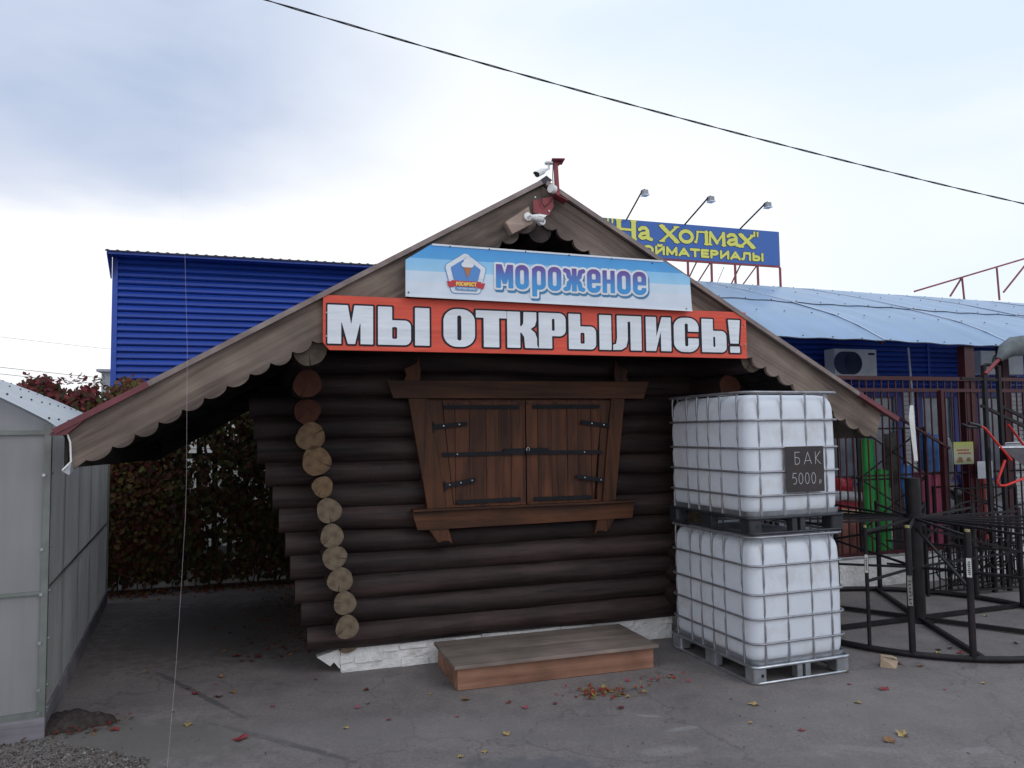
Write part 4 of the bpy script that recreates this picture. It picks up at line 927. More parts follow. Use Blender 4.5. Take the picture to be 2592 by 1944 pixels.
# ------------------------------------------------------------------ greenhouse on the left
def greenhouse():
    gc = ground(104, 1867); far = ground(268, 1527)
    d = (far - gc); L_ = d.length; ang = math.atan2(d.y, d.x) - math.pi / 2     # y axis along the side
    G = Frame(gc, math.degrees(ang)); root = empty('greenhouse', gc, ang, label='polycarbonate greenhouse with a pale ribbed roof at the left edge', cat='greenhouse')
    # x is to the left negative: gable end lies along -x (rotated so it faces us)
    ex = Vector(ground(-60, 1893) - gc); fx = G.loc(gc + ex); fd = Vector((fx.x, fx.y, 0)).normalized()   # direction of the front wall
    fz = Vector((0, 0, 1))
    Wd = 2.6; hs = 2.10
    def fp(u, z, off=0): n = Vector((fd.y, -fd.x, 0)); n = n if n.y < 0 else -n; return fd * u + n * off + fz * z
    zb = .14
    MB().prism([fp(-.02, 0, .03), fp(Wd, 0, .03), fp(Wd, zb, .03), fp(-.02, zb, .03)], -(fp(0, 0, .07) - fp(0, 0, 0))).build('base_plank', M_PLANK, root, bevel=.004)
    MB().box((-.035, .02, 0), (.015, L_, .14)).build('base_plank', M_PLANK, root, bevel=.004)
    # sheets
    prof = [(u, hs + .60 * u - .10 * u * u) for u in [i * Wd / 2 / 8 for i in range(9)]]     # gable outline from the eave up to the ridge
    full = prof + [(Wd - u, z) for u, z in prof[::-1][1:]]
    MB().add([fp(0, zb, .0)] + [fp(u, z, .0) for u, z in full] + [fp(Wd, zb, 0)], [tuple(range(len(full) + 2))[::-1]]).build('front_sheet', M_POLYF, root)
    MB().add([(-.006, .01, zb), (-.006, L_, zb), (-.006, L_, hs), (-.006, .01, hs)], [(0, 1, 2, 3)]).build('side_sheet', M_POLYS, root)
    MB().add([(fd.x * Wd, fd.y * Wd, zb), (fd.x * Wd, L_ + fd.y * Wd, zb), (fd.x * Wd, L_ + fd.y * Wd, hs), (fd.x * Wd, fd.y * Wd, hs)], [(0, 1, 2, 3)]).build('side_sheet', M_POLYS, root)
    MB().add([(p.x, p.y + L_, p.z) for p in [fp(0, zb)] + [fp(u, z) for u, z in full] + [fp(Wd, zb)]], [tuple(range(len(full) + 2))]).build('back_sheet', M_POLYF, root)
    # ribbed roof sheets (about .9 m long each) with an overhang
    over = .16
    rp_ = [(-over, hs - .60 * over - .02)] + full + [(Wd + over, hs - .60 * over)]
    ns = 5
    for k in range(ns):
        y0 = -.10 + (L_ + .2) * k / ns; y1 = -.10 + (L_ + .2) * (k + 1) / ns + .03; m = 36; vs = []; fs = []
        for j in range(m + 1):
            y = y0 + (y1 - y0) * j / m; dz = .009 * (1 if (j % 4) in (1, 2) else 0)
            for (u, z) in rp_: vs.append((fd.x * u, fd.y * u + y, z + .022 + dz + k * .001))
        q = len(rp_)
        for j in range(m):
            for i in range(q - 1): fs.append((j * q + i, j * q + i + 1, (j + 1) * q + i + 1, (j + 1) * q + i))
        rs = MB().add(vs, fs).build('roof_sheet', M_POLYR, root)
        b = MB()
        for i in range(0, 10, 2):
            for yy in (y0 + .10, y0 + (y1 - y0) * .55):
                u, z = rp_[i + 1]; b.cyl((fd.x * u, fd.y * u + yy, z + .03), (fd.x * u, fd.y * u + yy, z + .044), .007, n=6)
        b.build('roof_screws', M_BLK, rs, kind='stuff')
    # frame tubes
    MB().bar(fp(.0, zb, .012), fp(0, hs, .012), .04, .025, up=(0, 1, 0)).build('corner_post', M_GHTUBE, root)
    MB().bar((.008, .03, zb), (.008, .03, hs), .02, .03).build('corner_post', M_GHTUBE, root)
    MB().bar(fp(0, hs - .06, .01), fp(Wd, hs - .06, .01), .03).build('cross_bar', M_GHTUBE, root)
    MB().bar(fp(0, .96, .008), fp(Wd, .96, .008), .022).build('cross_bar', M_GHTUBE, root)
    MB().bar(fp(0, zb + .02, .01), fp(Wd, zb + .02, .01), .04).build('cross_bar', M_GHTUBE, root)
    MB().bar((-.016, .02, .96), (-.016, L_, .96), .022).build('cross_bar', M_GHTUBE, root)
    for q in range(1, 5): MB().bar((-.03, L_ * q / 5, zb), (-.03, L_ * q / 5, hs), .03).build('upright', M_GHTUBE, root)
    MB().bar((.0, L_, zb), (.0, L_, hs), .03).build('corner_post', M_GHTUBE, root)
    for z in (1.75, 1.25, .95, .63, .32, .17):
        MB().cyl(fp(.02, z, .02), fp(.02, z, .035), .011, n=8).build('bolt', M_GALVD, root)
        MB().cyl((.015, .05, z + .01), (.028, .05, z + .01), .009, n=8).build('bolt', M_GALVD, root)
    return G, L_
G, GL = greenhouse()

# ------------------------------------------------------------------ long blue building behind
bld = empty('shop_building', B.wld((0, 0, 0)), R(18), label='long shop building with blue siding above white brick behind the kiosk', cat='building')
bl = B.at(283, 978, 0); br_ = B.at(2650, 990, 0)
XL, XR = bl.x, 14.0
ZB = bl.z; ZT = B.at(283, 655, 0).z
MB().box((XL + .02, .06, 0), (XR, 9, ZB)).build('brick_wall', M_MORTAR, bld)
MB().box((XL + .02, .05, ZB), (XR, 9, ZT - .05)).build('upper_wall', M_BLUED, bld)
# siding boards
sp_ = .1045
xsplit = [XL + .05, B.at(1000, 900, 0).x, B.at(2352, 930, 0).x - .02, XR]
z = ZB; k = 0
def slat(x0, x1, z):
    return MB().prism([(x0, .05, z), (x0, .005, z + .004), (x0, -.012, z + .022), (x0, -.006, z + .06), (x0, .018, z + sp_ - .010), (x0, .05, z + sp_ - .008)], (x1 - x0, 0, 0))
while z < ZT + .02:
    for a, b_ in zip(xsplit, xsplit[1:]):
        if a > XL + 1 and z > ZT - .25: continue
        slat(a, b_ - .012, z).build('siding_board', M_BLUE, bld)
    z += sp_
MB().box((XL - .02, -.02, ZB - .02), (XL + .055, .06, ZT + .05)).build('corner_trim', M_BLUET, bld)
MB().box((xsplit[2] - .03, -.018, ZB - .02), (xsplit[2] + .03, .02, ZT)).build('joint_trim', M_BLUET, bld)
MB().box((XL - .02, -.03, ZB - .035), (XR, .04, ZB - .002)).build('base_trim', M_BLUET, bld)
# overhanging roof edge
zt = B.at(283, 636, -.35).z
XRF = B.at(1640, 700, 0).x; XE = B.at(272, 636, -.36).x
MB().box((XE + .02, -.35, ZT + .02), (XRF, 9.2, ZT + .05)).build('soffit', M_BLUET, bld)
MB().prism([(XE, -.36, ZT + .0), (XE, -.33, ZT + .0), (XE, -.33, zt), (XE, -.36, zt)], (XRF - XE, 0, 0)).build('fascia', M_BLUET, bld)
MB().prism([(XE - .003, -.35, ZT + .0), (XE - .003, -.02, ZT - .30), (XE - .003, .04, ZT - .30), (XE - .003, .04, zt), (XE - .003, -.35, zt)][::-1], (-.01, 0, 0)).build('end_fascia', M_BLUET, bld)
rr = MB(); vs = []; fs = []; x = XE - .03; i = 0
while x < XRF:
    dz = .014 if i % 4 == 1 else 0; vs += [(x, -.39, zt + .012 + dz), (x, 9.3, zt + .35 + dz), (x, -.39, zt - .006 + 0)]; x += .034; i += 1
for q in range(i - 1): fs += [(q * 3, q * 3 + 3, q * 3 + 4, q * 3 + 1), (q * 3 + 2, q * 3 + 5, q * 3 + 3, q * 3)]
rr.add(vs, fs).build('roof_sheet', M_ROOFD, bld)
# windows and brick piers seen under the canopy
def bx(px, py=1080, y=0): return B.at(px, py, y).x
def bz(px, py, y=0): return B.at(px, py, y).z
ztop = ZB - .04; zsill = bz(2350, 1215)
def window_(x0, x1):
    w = MB().box((x0, -.05, zsill), (x0 + .16, .05, ztop)).box((x1 - .16, -.05, zsill), (x1, .05, ztop)).box((x0, -.05, ztop - .09), (x1, .05, ztop)).box((x0, -.07, zsill - .05), (x1, .05, zsill)).build('window', M_BLUED, bld)
    n = 1; ww = (x1 - x0 - .32) / n
    for q in range(n):
        a = x0 + .16 + q * ww
        MB().box((a + .04, .035, zsill + .03), (a + ww - .04, .045, ztop - .12)).build('pane', M_GLASS, w)
    for q in range(n + 1): MB().box((x0 + .14 + q * ww, -.02, zsill), (x0 + .18 + q * ww, .034, ztop - .09)).build('frame', M_PRINTW if q == n else M_BLUED, w)
wx = [(bx(2085), bx(2180)), (bx(2190), bx(2284)), (bx(2318), bx(2427)), (bx(2462), bx(2560)), (bx(2590), bx(2700))]
for a, b_ in wx: window_(a, b_)
piers = [(wx[0][1], wx[1][0]), (wx[1][1], wx[2][0]), (wx[2][1], wx[3][0]), (wx[3][1], wx[4][0])]
me_b = {}
for a, b_ in piers:
    row = 0; zz = .30
    while zz < ZB - .05:
        n = max(1, round((b_ - a) / .26)); w = (b_ - a) / n
        for q in range(n):
            if row % 2 and n > 1 and q == n - 1: pass
            MB().box((a + q * w + .006, -.006, zz), (a + (q + 1) * w - .006, .055, zz + .083)).build('brick', M_BRICKW, bld)
        zz += .094; row += 1
# plain brick facing to the left, seen only through the creeper: joined
fb = MB(); zz = .3; row = 0
while zz < ZB - .05:
    x = XL + .05 + (.13 if row % 2 else 0)
    while x < bx(1200): fb.box((x, -.003, zz), (x + .245, .058, zz + .064)); x += .257
    zz += .0755; row += 1
fb.build('brick_facing', M_BRICKW, bld, kind='stuff')
# small pale block beyond the left corner
g = Frame(CP + Vector((0, 22, -CAMH)), 18); a = g.at(257, 941, 0); b_ = g.at(330, 1000, 0)
nb = MB().box((a.x, 0, 0), (b_.x + 1.5, 5, a.z)).box((a.x - .1, -.1, a.z), (b_.x + 1.6, 5.1, a.z + .06)); o = nb.build('outbuilding', mat('grey_render', (.36, .38, .42), .8, var=.1), None, g.o); o.rotation_euler = (0, 0, R(18))
tag(o, 'plain pale grey block just past the left end of the blue building', 'building')

# ------------------------------------------------------------------ canopy
P0 = B.g(2200, 1485); YC = P0.y     # front line of the veranda
cz = B.at(2200, 861, YC).z
def prof(m):
    pts = [(0, cz), (.45, cz + .255), (.9, cz + .47), (1.8, cz + .80), (2.9, cz + 1.18), (4.1, cz + 1.54), (5.2, cz + 1.80), (6.2, cz + 1.97), (7.5, cz + 2.05)]
    for (a, za), (b, zb) in zip(pts, pts[1:]):
        if m <= b: return za + (zb - za) * (m - a) / (b - a)
    return pts[-1][1]
can = empty('canopy', B.wld((0, YC, 0)), R(18), label='curved canopy roof of pale blue sheets over the shop front', cat='canopy')
xs0 = B.at(2239, 860, YC).x; xw = B.at(2571, 864, YC).x - xs0
def tiltz(x): return (x - xs0) * -.012
for k in range(-2, 5):
    xa = xs0 + k * xw; xb = xa + xw
    for (m0, m1, lift) in ((0, 1.88, 0), (1.80, 7.4, .014)):
        nx = 24; nm = 7 if m0 == 0 else 12; vs = []; fs = []
        for j in range(nm + 1):
            m = m0 + (m1 - m0) * j / nm
            for i in range(nx + 1):
                x = xa + (xb + .03 - xa) * i / nx; dz = .006 * math.sin(i * math.pi / 3) + (.008 if i == 0 else 0)
                vs.append((x, m, prof(m) + dz + lift + k * .0 + tiltz(x) + (.006 * math.sin(x * 2.3 + m) )))
        fs = [(j * (nx + 1) + i, j * (nx + 1) + i + 1, (j + 1) * (nx + 1) + i + 1, (j + 1) * (nx + 1) + i) for j in range(nm) for i in range(nx)]
        b = MB(); b.add(vs, fs, 0, True)
        edge = [vs[i] for i in range(nx + 1)]; b.add(edge + [(p[0], p[1], p[2] - .012) for p in edge], [(i, i + 1, nx + 2 + i, nx + 1 + i) for i in range(nx)], 1)
        sh = b.build('roof_sheet', [M_CANOPY, M_ROOFD], can)
        sc = MB()
        for m in ((.02, .95) if m0 == 0 else (1.84, 3.0, 4.2)):
            for q in range(5):
                x = xa + xw * (q + .25) / 5; c = V(x, m, prof(m) + tiltz(x) + lift + .006); sc.cyl(c, c + V(0, 0, .010), .011, n=6)
        sc.build('roof_screws', M_BLK, sh, kind='stuff')
    MB().tube([(xa + .01, m, prof(m) + tiltz(xa) + .012) for m in (0, .45, .9, 1.8, 2.9, 4.1, 5.2, 6.2)], .007, 6).build('seam_strip', M_PRINTW, can)
    MB().tube([(xa + .01, m + .05, prof(m + .05) + tiltz(xa) - .05) for m in (0, .9, 1.8, 2.9, 4.1, 5.2)], .025, 6).build('rib', M_DRED, can)
for m in (.6, 1.8, 3.6): MB().bar((xs0 - 2 * xw, m, prof(m) - .09 + .024 * xw), (xs0 + 5 * xw, m, prof(m) - .09 - .012 * 5 * xw), .05, .08).build('purlin', M_DRED, can)
# canopy columns
for px in (2459, 2392 + 160):
    c = B.at(px, 1200, YC + (.12 if px < 2500 else 1.6)); b = MB(); b.bar((c.x, c.y - YC, .05), (c.x, c.y - YC, cz + (-.03 if px < 2500 else .6)), .17 if px < 2500 else .14, .12, up=(0, 1, 0)); b.build('column', M_DRED, can)
c = B.at(2010, 1200, YC + .12); MB().bar((c.x - .6, .12, .05), (c.x - .6, .12, cz - .03), .16, .12, up=(0, 1, 0)).build('column', M_DRED, can)

# ------------------------------------------------------------------ veranda: white plinth, red grille
ver = MB().box((bx(1850, 1400, YC), YC, 0), (12.6, YC + 5, .34)).build('veranda_base', M_WHITE, None, B.o); ver.rotation_euler = (0, 0, R(18)); tag(ver, 'low whitewashed plinth under the red grille, right of the tanks', 'plinth')
gr = empty('security_grille', B.wld((0, YC + .05, 0)), R(18), label='dark red steel bar grille standing on the white plinth in front of the shop', cat='grille')
gx0, gx1 = bx(1900, 1200, YC), 12.0
zr1, zr2 = B.at(2300, 957, YC).z, B.at(2300, 987, YC).z
MB().bar((gx0, 0, zr1), (gx1, 0, zr1), .05, .05).build('rail', M_DRED, gr); MB().bar((gx0, 0, zr2), (gx1, 0, zr2), .04, .045).build('rail', M_DRED, gr)
MB().bar((gx0, 0, .40), (gx1, 0, .40), .04).build('rail', M_DRED, gr); MB().bar((gx0, .02, 1.38), (gx1, .02, 1.38), .025).build('rail', M_BLACKST, gr)
x = gx0 + .05; rnd = random.Random(3)
while x < gx1: MB().bar((x, 0, .42), (x + rnd.uniform(-.006, .006), 0, zr1 - .02), .016, .016, up=(0, 1, 0)).build('bar', M_DRED, gr); x += .118
d0 = B.at(2228, 1025, YC - .04); d1 = B.at(2410, 1135, YC - .04); MB().bar((d0.x, -.05, d0.z), (d1.x, -.05, d1.z), .03).build('brace', M_DRED, gr)
MB().bar((bx(2385, 1000, YC), -.03, .2), (bx(2385, 1000, YC), -.03, zr2), .05, .05, up=(0, 1, 0)).build('post', M_DRED, gr)

# air-conditioner units on the blue wall
def ac(px0, py0, px1, py1, yoff, label, dark):
    a = B.at(px0, py0, yoff); b_ = B.at(px1, py1, yoff); w = b_.x - a.x; h = a.z - b_.z
    root = empty('air_conditioner', B.wld((a.x, yoff, b_.z)), R(18), label=label, cat='air conditioner', group='outdoor air-conditioner units on the blue wall')
    MB().box((0, 0, 0), (w, .30, h)).build('casing', M_PLASW, root, bevel=.012)
    cx, rx = (w * .42, h * .40)
    fo = [(cx + rx * math.cos(R(a)), -.006, h * .5 + rx * math.sin(R(a))) for a in range(-90, 91, 10)] + [(cx - (rx * 1.0 if dark else 0) - (0 if dark else 0) + rx * math.cos(R(a)), -.006, h * .5 + rx * math.sin(R(a))) for a in range(90, 271, 10)]
    MB().prism(fo, (0, .006, 0)).build('fan_opening', mat('fan_dark', (.02, .03, .10) if dark else (.16, .16, .15), .5), root)
    b = MB()
    for q in range(1, 6):
        r = rx * q / 6; b.tube([(cx + r * math.cos(2 * math.pi * i / 20), -.010, h * .5 + r * math.sin(2 * math.pi * i / 20)) for i in range(20)], .004, 4, True)
    b.build('fan_guard', M_BLK if dark else M_PLASW, root)
    MB().box((w * .80, -.003, h * .80), (w * .95, .0, h * .87)).build('badge', M_IRON, root)
    for s in (.15, .85): MB().bar((w * s, .0, -.04), (w * s, .45, -.04), .03).build('bracket', M_GALV, root)
    return root
ac(2112, 882, 2221, 956, -.45, 'pale air-conditioner unit half hidden behind the right bargeboard of the kiosk', True)
ac(2482, 887, 2592, 948, -.35, 'white air-conditioner unit to the right of the dark red column', False)
pipe = MB().tube([B.wld(B.at(px, py, -1.2)) for px, py in ((2299, 880), (2305, 950), (2309, 1000), (2313, 1060))], .018, 8)
tag(pipe.build('drain_pipe', M_PLASW), 'thin white pipe hanging down the blue wall behind the grille', 'pipe')
a = B.at(2308, 1026, YC - .12); b_ = B.at(2319, 1167, YC - .12)
tl = MB().prism([B.wld((a.x - .03, a.y, a.z)), B.wld((a.x + .025, a.y, a.z)), B.wld((b_.x + .03, b_.y, b_.z)), B.wld((b_.x - .03, b_.y, b_.z)), B.wld((a.x - .055, a.y, a.z - .16))][::-1], (0.01, .03, 0))
tag(tl.build('plastic_strip', M_PLASW, None, bevel=.004), 'long white plastic strip hung upright on the grille', 'strip')

# ------------------------------------------------------------------ roof signboard with its lamps
YS_ = .3
def sq(px, py, y=YS_): return B.at(px, py, y)
def z8(px, py): return 1500 + px / 4.022, 440 + py / 4.022
def signboard():
    tr_ = sq(*z8(1880, 595)); br2 = sq(*z8(1920, 942)); tl_ = sq(*z8(0, 431)); bl2 = sq(*z8(660, 850))
    z1 = (tr_.z + tl_.z) / 2; z0 = (br2.z + bl2.z) / 2; x1 = (tr_.x + br2.x) / 2; x0 = sq(1462, 600).x; w = x1 - x0; h = z1 - z0
    root = empty('shop_signboard', B.wld((x0, YS_, z0)), R(18), label='blue roof signboard reading "На Холмах" СТРОЙМАТЕРИАЛЫ in yellow letters', cat='sign')
    o = Vector((x0, YS_, z0))
    MB().box((0, 0, 0), (w, .04, h)).build('panel', mat('blue_sign_panel', (.035, .12, .40), .5, var=.08, vscale=2, dirt=(.02, .07, .25), damt=.4), root)
    def L(px, py): p = sq(*z8(px, py)); return p.x - x0, p.z - z0
    MY = mat('yellow_print', (.68, .66, .13), .5)
    # lower line
    a = L(1735, 860)[0]; zb = (L(1735, 897)[1] + L(620, 815)[1]) / 2; zt_ = (L(1735, 812)[1] + L(640, 735)[1]) / 2; ch = zt_ - zb
    xo = L(640, 800)[0]                        # the letter Й starts here
    gx, gy, X, Y = grid(.02, w - .02, zb - .03, z1 - z0, .0045)
    # advance widths: find the scale so that Й..Ы spans xo..a
    tail = 'ЙМАТЕРИАЛЫ'; adv = sum(STROKE[c][0] for c in tail) + .2 * (len(tail) - 1); k = (a - xo) / adv
    head = 'СТРО'; hw = (sum(STROKE[c][0] for c in head) + .2 * len(head)) * k
    D = stroke_text(X, Y, 'СТРОЙМАТЕРИАЛЫ', xo - hw, zb + .01, ch - .02, .019, .2, None if False else (hw + a - xo))
    # upper line, serif
    def Ltop(px): return L(px, 640)[0]
    ub = (L(430, 655)[1] + L(1600, 748)[1]) / 2; ut = L(300, 480)[1]; uh = ut - ub; xh = uh * .70
    def S(pts, r): return d_line(X, Y, pts, r)
    fld = []
    def serif(x, y, hw=.05): fld.append(d_seg(X, Y, (x - hw, y), (x + hw, y), .011))
    R_ = .042
    xa, xb = Ltop(268), Ltop(418)   # Н
    for xx in (xa, xb): fld.append(S([(xx, ub), (xx, ub + uh)], R_)); serif(xx, ub - .015); serif(xx, ub + uh + .012)
    fld.append(S([(xa, ub + uh * .52), (xb, ub + uh * .50)], .018))
    def aa(x0_, x1_):
        w_ = x1_ - x0_; fld.append(S([(x0_ + w_ * .12, ub + xh * .80), (x0_ + w_ * .30, ub + xh * .97), (x0_ + w_ * .55, ub + xh * .97), (x0_ + w_ * .70, ub + xh * .75), (x0_ + w_ * .72, ub + .02), (x0_ + w_ * .95, ub + .005)], .028))
        fld.append(S([(x0_ + w_ * .68, ub + xh * .58), (x0_ + w_ * .25, ub + xh * .45), (x0_ + w_ * .12, ub + xh * .22), (x0_ + w_ * .28, ub + .015), (x0_ + w_ * .5, ub + .03), (x0_ + w_ * .68, ub + xh * .22)], .026))
    def xx_(x0_, x1_, hh):
        fld.append(S([(x0_ + .03, ub + hh), (x1_ - .03, ub)], .038)); fld.append(S([(x1_ - .035, ub + hh), (x0_ + .03, ub)], .019))
        for q in (x0_ + .03, x1_ - .03): serif(q, ub - .012, .048); serif(q, ub + hh + .01, .048)
    def oo(x0_, x1_):
        cx, rx = (x0_ + x1_) / 2, (x1_ - x0_) / 2 - .012; fld.append(S(arc(cx, ub + xh / 2, rx - .008, xh / 2 - .004, 0, 360, 16), .029))
    def ll(x0_, x1_):
        fld.append(S([(x0_ + .01, ub + .02), (x0_ + .035, ub + .01), (x0_ + .06, ub + xh * .5), (x0_ + .075, ub + xh)], .016)); fld.append(S([(x1_ - .035, ub), (x1_ - .035, ub + xh)], .033)); fld.append(S([(x0_ + .06, ub + xh), (x1_ - .01, ub + xh)], .012)); serif(x1_ - .035, ub - .012, .042)
    def mm_(x0_, x1_):
        fld.append(S([(x0_ + .025, ub), (x0_ + .035, ub + xh)], .017)); fld.append(S([(x1_ - .03, ub), (x1_ - .035, ub + xh)], .033)); fld.append(S([(x0_ + .04, ub + xh), ((x0_ + x1_) / 2, ub + .03)], .029)); fld.append(S([((x0_ + x1_) / 2, ub + .03), (x1_ - .04, ub + xh)], .014))
        serif(x0_ + .025, ub - .012, .035); serif(x1_ - .03, ub - .012, .04)
    aa(Ltop(460), Ltop(603)); xx_(Ltop(692), Ltop(868), uh * .86); oo(Ltop(880), Ltop(1022)); ll(Ltop(1035), Ltop(1172)); mm_(Ltop(1180), Ltop(1345)); aa(Ltop(1358), Ltop(1500)); xx_(Ltop(1495), Ltop(1640), xh)
    for q in (Ltop(158), Ltop(203), Ltop(1645), Ltop(1678)):
        zz = ub + uh * (.82 if q < w * .5 else .66); fld.append(d_poly(X, Y, [(q - .018, zz + .10), (q + .018, zz + .10), (q + .009, zz), (q - .009, zz)]))
    D = U(D, *fld)
    mb = MB(); contour(mb, gx, gy, D - .016, lambda u, v: (u, -.004, v)); mb.build('letter_outline', M_PRINTK, root)
    mb = MB(); contour(mb, gx, gy, D - .007, lambda u, v: (u, -.008, v)); mb.build('lettering', MY, root)
    # red frame, legs down to the roof, braces behind
    MB().bar((0, .02, -.02), (w, .02, -.02), .035).build('frame_rail', M_REDPAINT, root)
    MB().bar((w + .008, .02, -.04), (w + .008, .02, h), .018).build('frame_rail', M_REDPAINT, root)
    for (u, uu) in ((725, 735), (975, 990), (1215, 1235), (1455, 1475), (1685, 1705), (1912, 1932), (500, 510)):
        x = L(u, 900)[0]; MB().bar((x, .02, -.03), (x, .02, -1.1), .035, .035, up=(0, 1, 0)).build('leg', M_REDPAINT, root)
    for (u0, u1) in ((1068, 1020), (1205, 1110), (1515, 1478), (1678, 1560), (720, 640)):
        x = L(u0, 900)[0]; x2 = x + (u1 - u0) / 4.022 * .0078 * 2.1; MB().bar((x, .04, -.03), (x2, .9, -.62 - .5), .02).build('brace', M_REDPAINT, root)
    for (u0, v0, u1, v1) in ((820, 880, 780, 945), (1425, 915, 1375, 1045)):
        a_ = L(u0, v0); b__ = L(u1, v1); MB().tube([(a_[0], .3, a_[1]), ((a_[0] + b__[0]) / 2 + .02, .35, (a_[1] + b__[1]) / 2), (b__[0], .5, b__[1] - .2)], .006, 5).build('wire', M_BLK, root)
    # lamps on arms
    for (u0, v0, u1, v1) in ((345, 458, 503, 178), (940, 512, 1175, 245), (1503, 562, 1755, 305)):
        a_ = L(u0, v0); e = sq(*z8(u1, v1), y=YS_ - .75); e = e - o
        lr = empty('sign_lamp', B.wld(o + Vector((a_[0], .0, h))), R(18), label={345: 'left floodlight on a thin arm above the blue signboard', 940: 'middle floodlight on a thin arm above the blue signboard', 1503: 'right floodlight on a thin arm above the blue signboard'}[u0], cat='floodlight', group='floodlights over the roof signboard')
        en = e - Vector((a_[0], 0, h))
        MB().tube([(0, 0, 0), en], .016, 6).build('arm', M_IRON, lr)
        MB().prism([en + V(-.01, -.08, .015), en + V(.085, -.08, .015), en + V(.10, -.07, -.065), en + V(.01, -.07, -.065)], (0, .12, 0)).build('housing', M_GALV, lr, bevel=.01)
        MB().box(en + V(.0, -.085, -.082), en + V(.115, .06, -.067)).build('glass', M_PRINTW, lr)
        MB().prism([en + V(-.02, -.03, .015), en + V(.07, -.03, .015), en + V(.04, -.03, .045)], (0, .05, 0)).build('bracket', M_IRON, lr)
signboard()
# red truss at the far right of the canopy
tr0 = sq(2350, 725, .2); tr1 = sq(2720, 617, .2)
trs = empty('roof_truss', B.wld(tr0), R(18), label='red steel truss rising above the canopy at the right edge', cat='truss')
def tp(px, py): p = sq(px, py, .2); return p - tr0
MB().bar(V(-.4, 0, -.13), tr1 - tr0, .035).build('chord', M_REDPAINT, trs)
for a, b_, c, d in ((2435, 702, 2441, 760), (2435, 702, 2405, 750), (2523, 678, 2530, 760), (2620, 640, 2540, 740), (2620, 648, 2628, 760)):
    MB().bar(tp(a, b_), tp(c, d), .03).build('strut', M_REDPAINT, trs)
# ------------------------------------------------------------------ round steel frame (merry-go-round base) on the asphalt
def round_frame():
    c = ground(2325, 1571); R0 = 1.47
    root = empty('round_steel_frame', c, 0, label='black round steel frame with hub, spokes and uprights beside the tanks', cat='steel frame')
    MB().cyl((0, 0, 0), (0, 0, 1.47), .075, n=18).build('hub_post', M_BLACKST, root)
    MB().cyl((0, 0, 0), (0, 0, .03), .16, n=18).build('hub_plate', M_BLACKST, root)
    MB().cyl((0, 0, .98), (0, 0, 1.10), .10, n=18).build('hub_collar', M_BLACKST, root)
    ring = [(R0 * math.cos(2 * math.pi * i / 64), R0 * math.sin(2 * math.pi * i / 64), .032) for i in range(64)]
    MB().tube(ring, .028, 8, True).build('ground_ring', M_BLACKST, root)
    lab = mat('label_print', (.60, .60, .58), .5); labd = mat('label_print_worn', (.22, .21, .20), .7, var=.5, vscale=40)
    angs = [227, 240.5, 258.5] + [258.5 + 20 * k for k in range(1, 16)]
    for i, a in enumerate(angs):
        ca, sa = math.cos(R(a)), math.sin(R(a)); p = V(R0 * ca, R0 * sa, 0); top = 1.10 if i != 1 else 1.12; r = .017 if i in (0,) else .028
        u = MB(); u.cyl(p + V(0, 0, .03), p + V(0, 0, top), r, n=10)
        u.build('upright', M_BLACKST, root)
        MB().bar(p * .99 + V(0, 0, top - .04), V(ca * .08, sa * .08, 1.05), .022).build('top_spoke', M_BLACKST, root)
        if i % 2 == 0:
            MB().bar(p * .99 + V(0, 0, .62), V(ca * .08, sa * .08, .95 if i % 4 else .55), .022).build('brace', M_BLACKST, root)
        if i in (0, 1, 2):
            d = (Vector((0, 0, 0)) - c - p); d.z = 0; d.normalize(); q = p + d * (r + .003); x = d.cross(V(0, 0, 1))
            hw = .013 if i == 0 else .019; z0 = .70 if i == 0 else (.45 if i == 1 else .72); z1 = z0 + (.16 if i != 1 else .26)
            s = MB(); s.prism([q - x * hw + V(0, 0, z0), q + x * hw + V(0, 0, z0), q + x * hw + V(0, 0, z1), q - x * hw + V(0, 0, z1)], d * .002); st_ = s.build('sticker', labd if i == 1 else lab, root)
            s = MB()
            for k in range(7):
                zz = z0 + .02 + (z1 - z0 - .04) * k / 7; s.prism([q + d * .003 - x * hw * .5 + V(0, 0, zz), q + d * .003 + x * hw * (.2 + .5 * (k % 3) / 2) + V(0, 0, zz), q + d * .003 + x * hw * .5 + V(0, 0, zz + .010), q + d * .003 - x * hw * .5 + V(0, 0, zz + .010)], d * .001)
            s.build('sticker_print', M_BLK, st_)
            MB().cyl(p + V(0, 0, top), p + V(0, 0, top + .02), r * .8, n=8).build('cap', mat('brass_cap', (.30, .26, .12), .5), root)
    for a in (200, 320, 80, 140, 20, 262): MB().bar(V(.07 * math.cos(R(a)), .07 * math.sin(R(a)), .03), V(R0 * math.cos(R(a)), R0 * math.sin(R(a)), .03), .04).build('ground_spoke', M_BLACKST, root)
    for h_ in (.62, .34):
        for a0, a1 in ((278, 330), (330, 20), (20, 75)):
            p = V(R0 * math.cos(R(a0)), R0 * math.sin(R(a0)), h_); q = V(R0 * math.cos(R(a1)), R0 * math.sin(R(a1)), h_); MB().bar(p, q, .022).build('chord_bar', M_BLACKST, root)
round_frame()

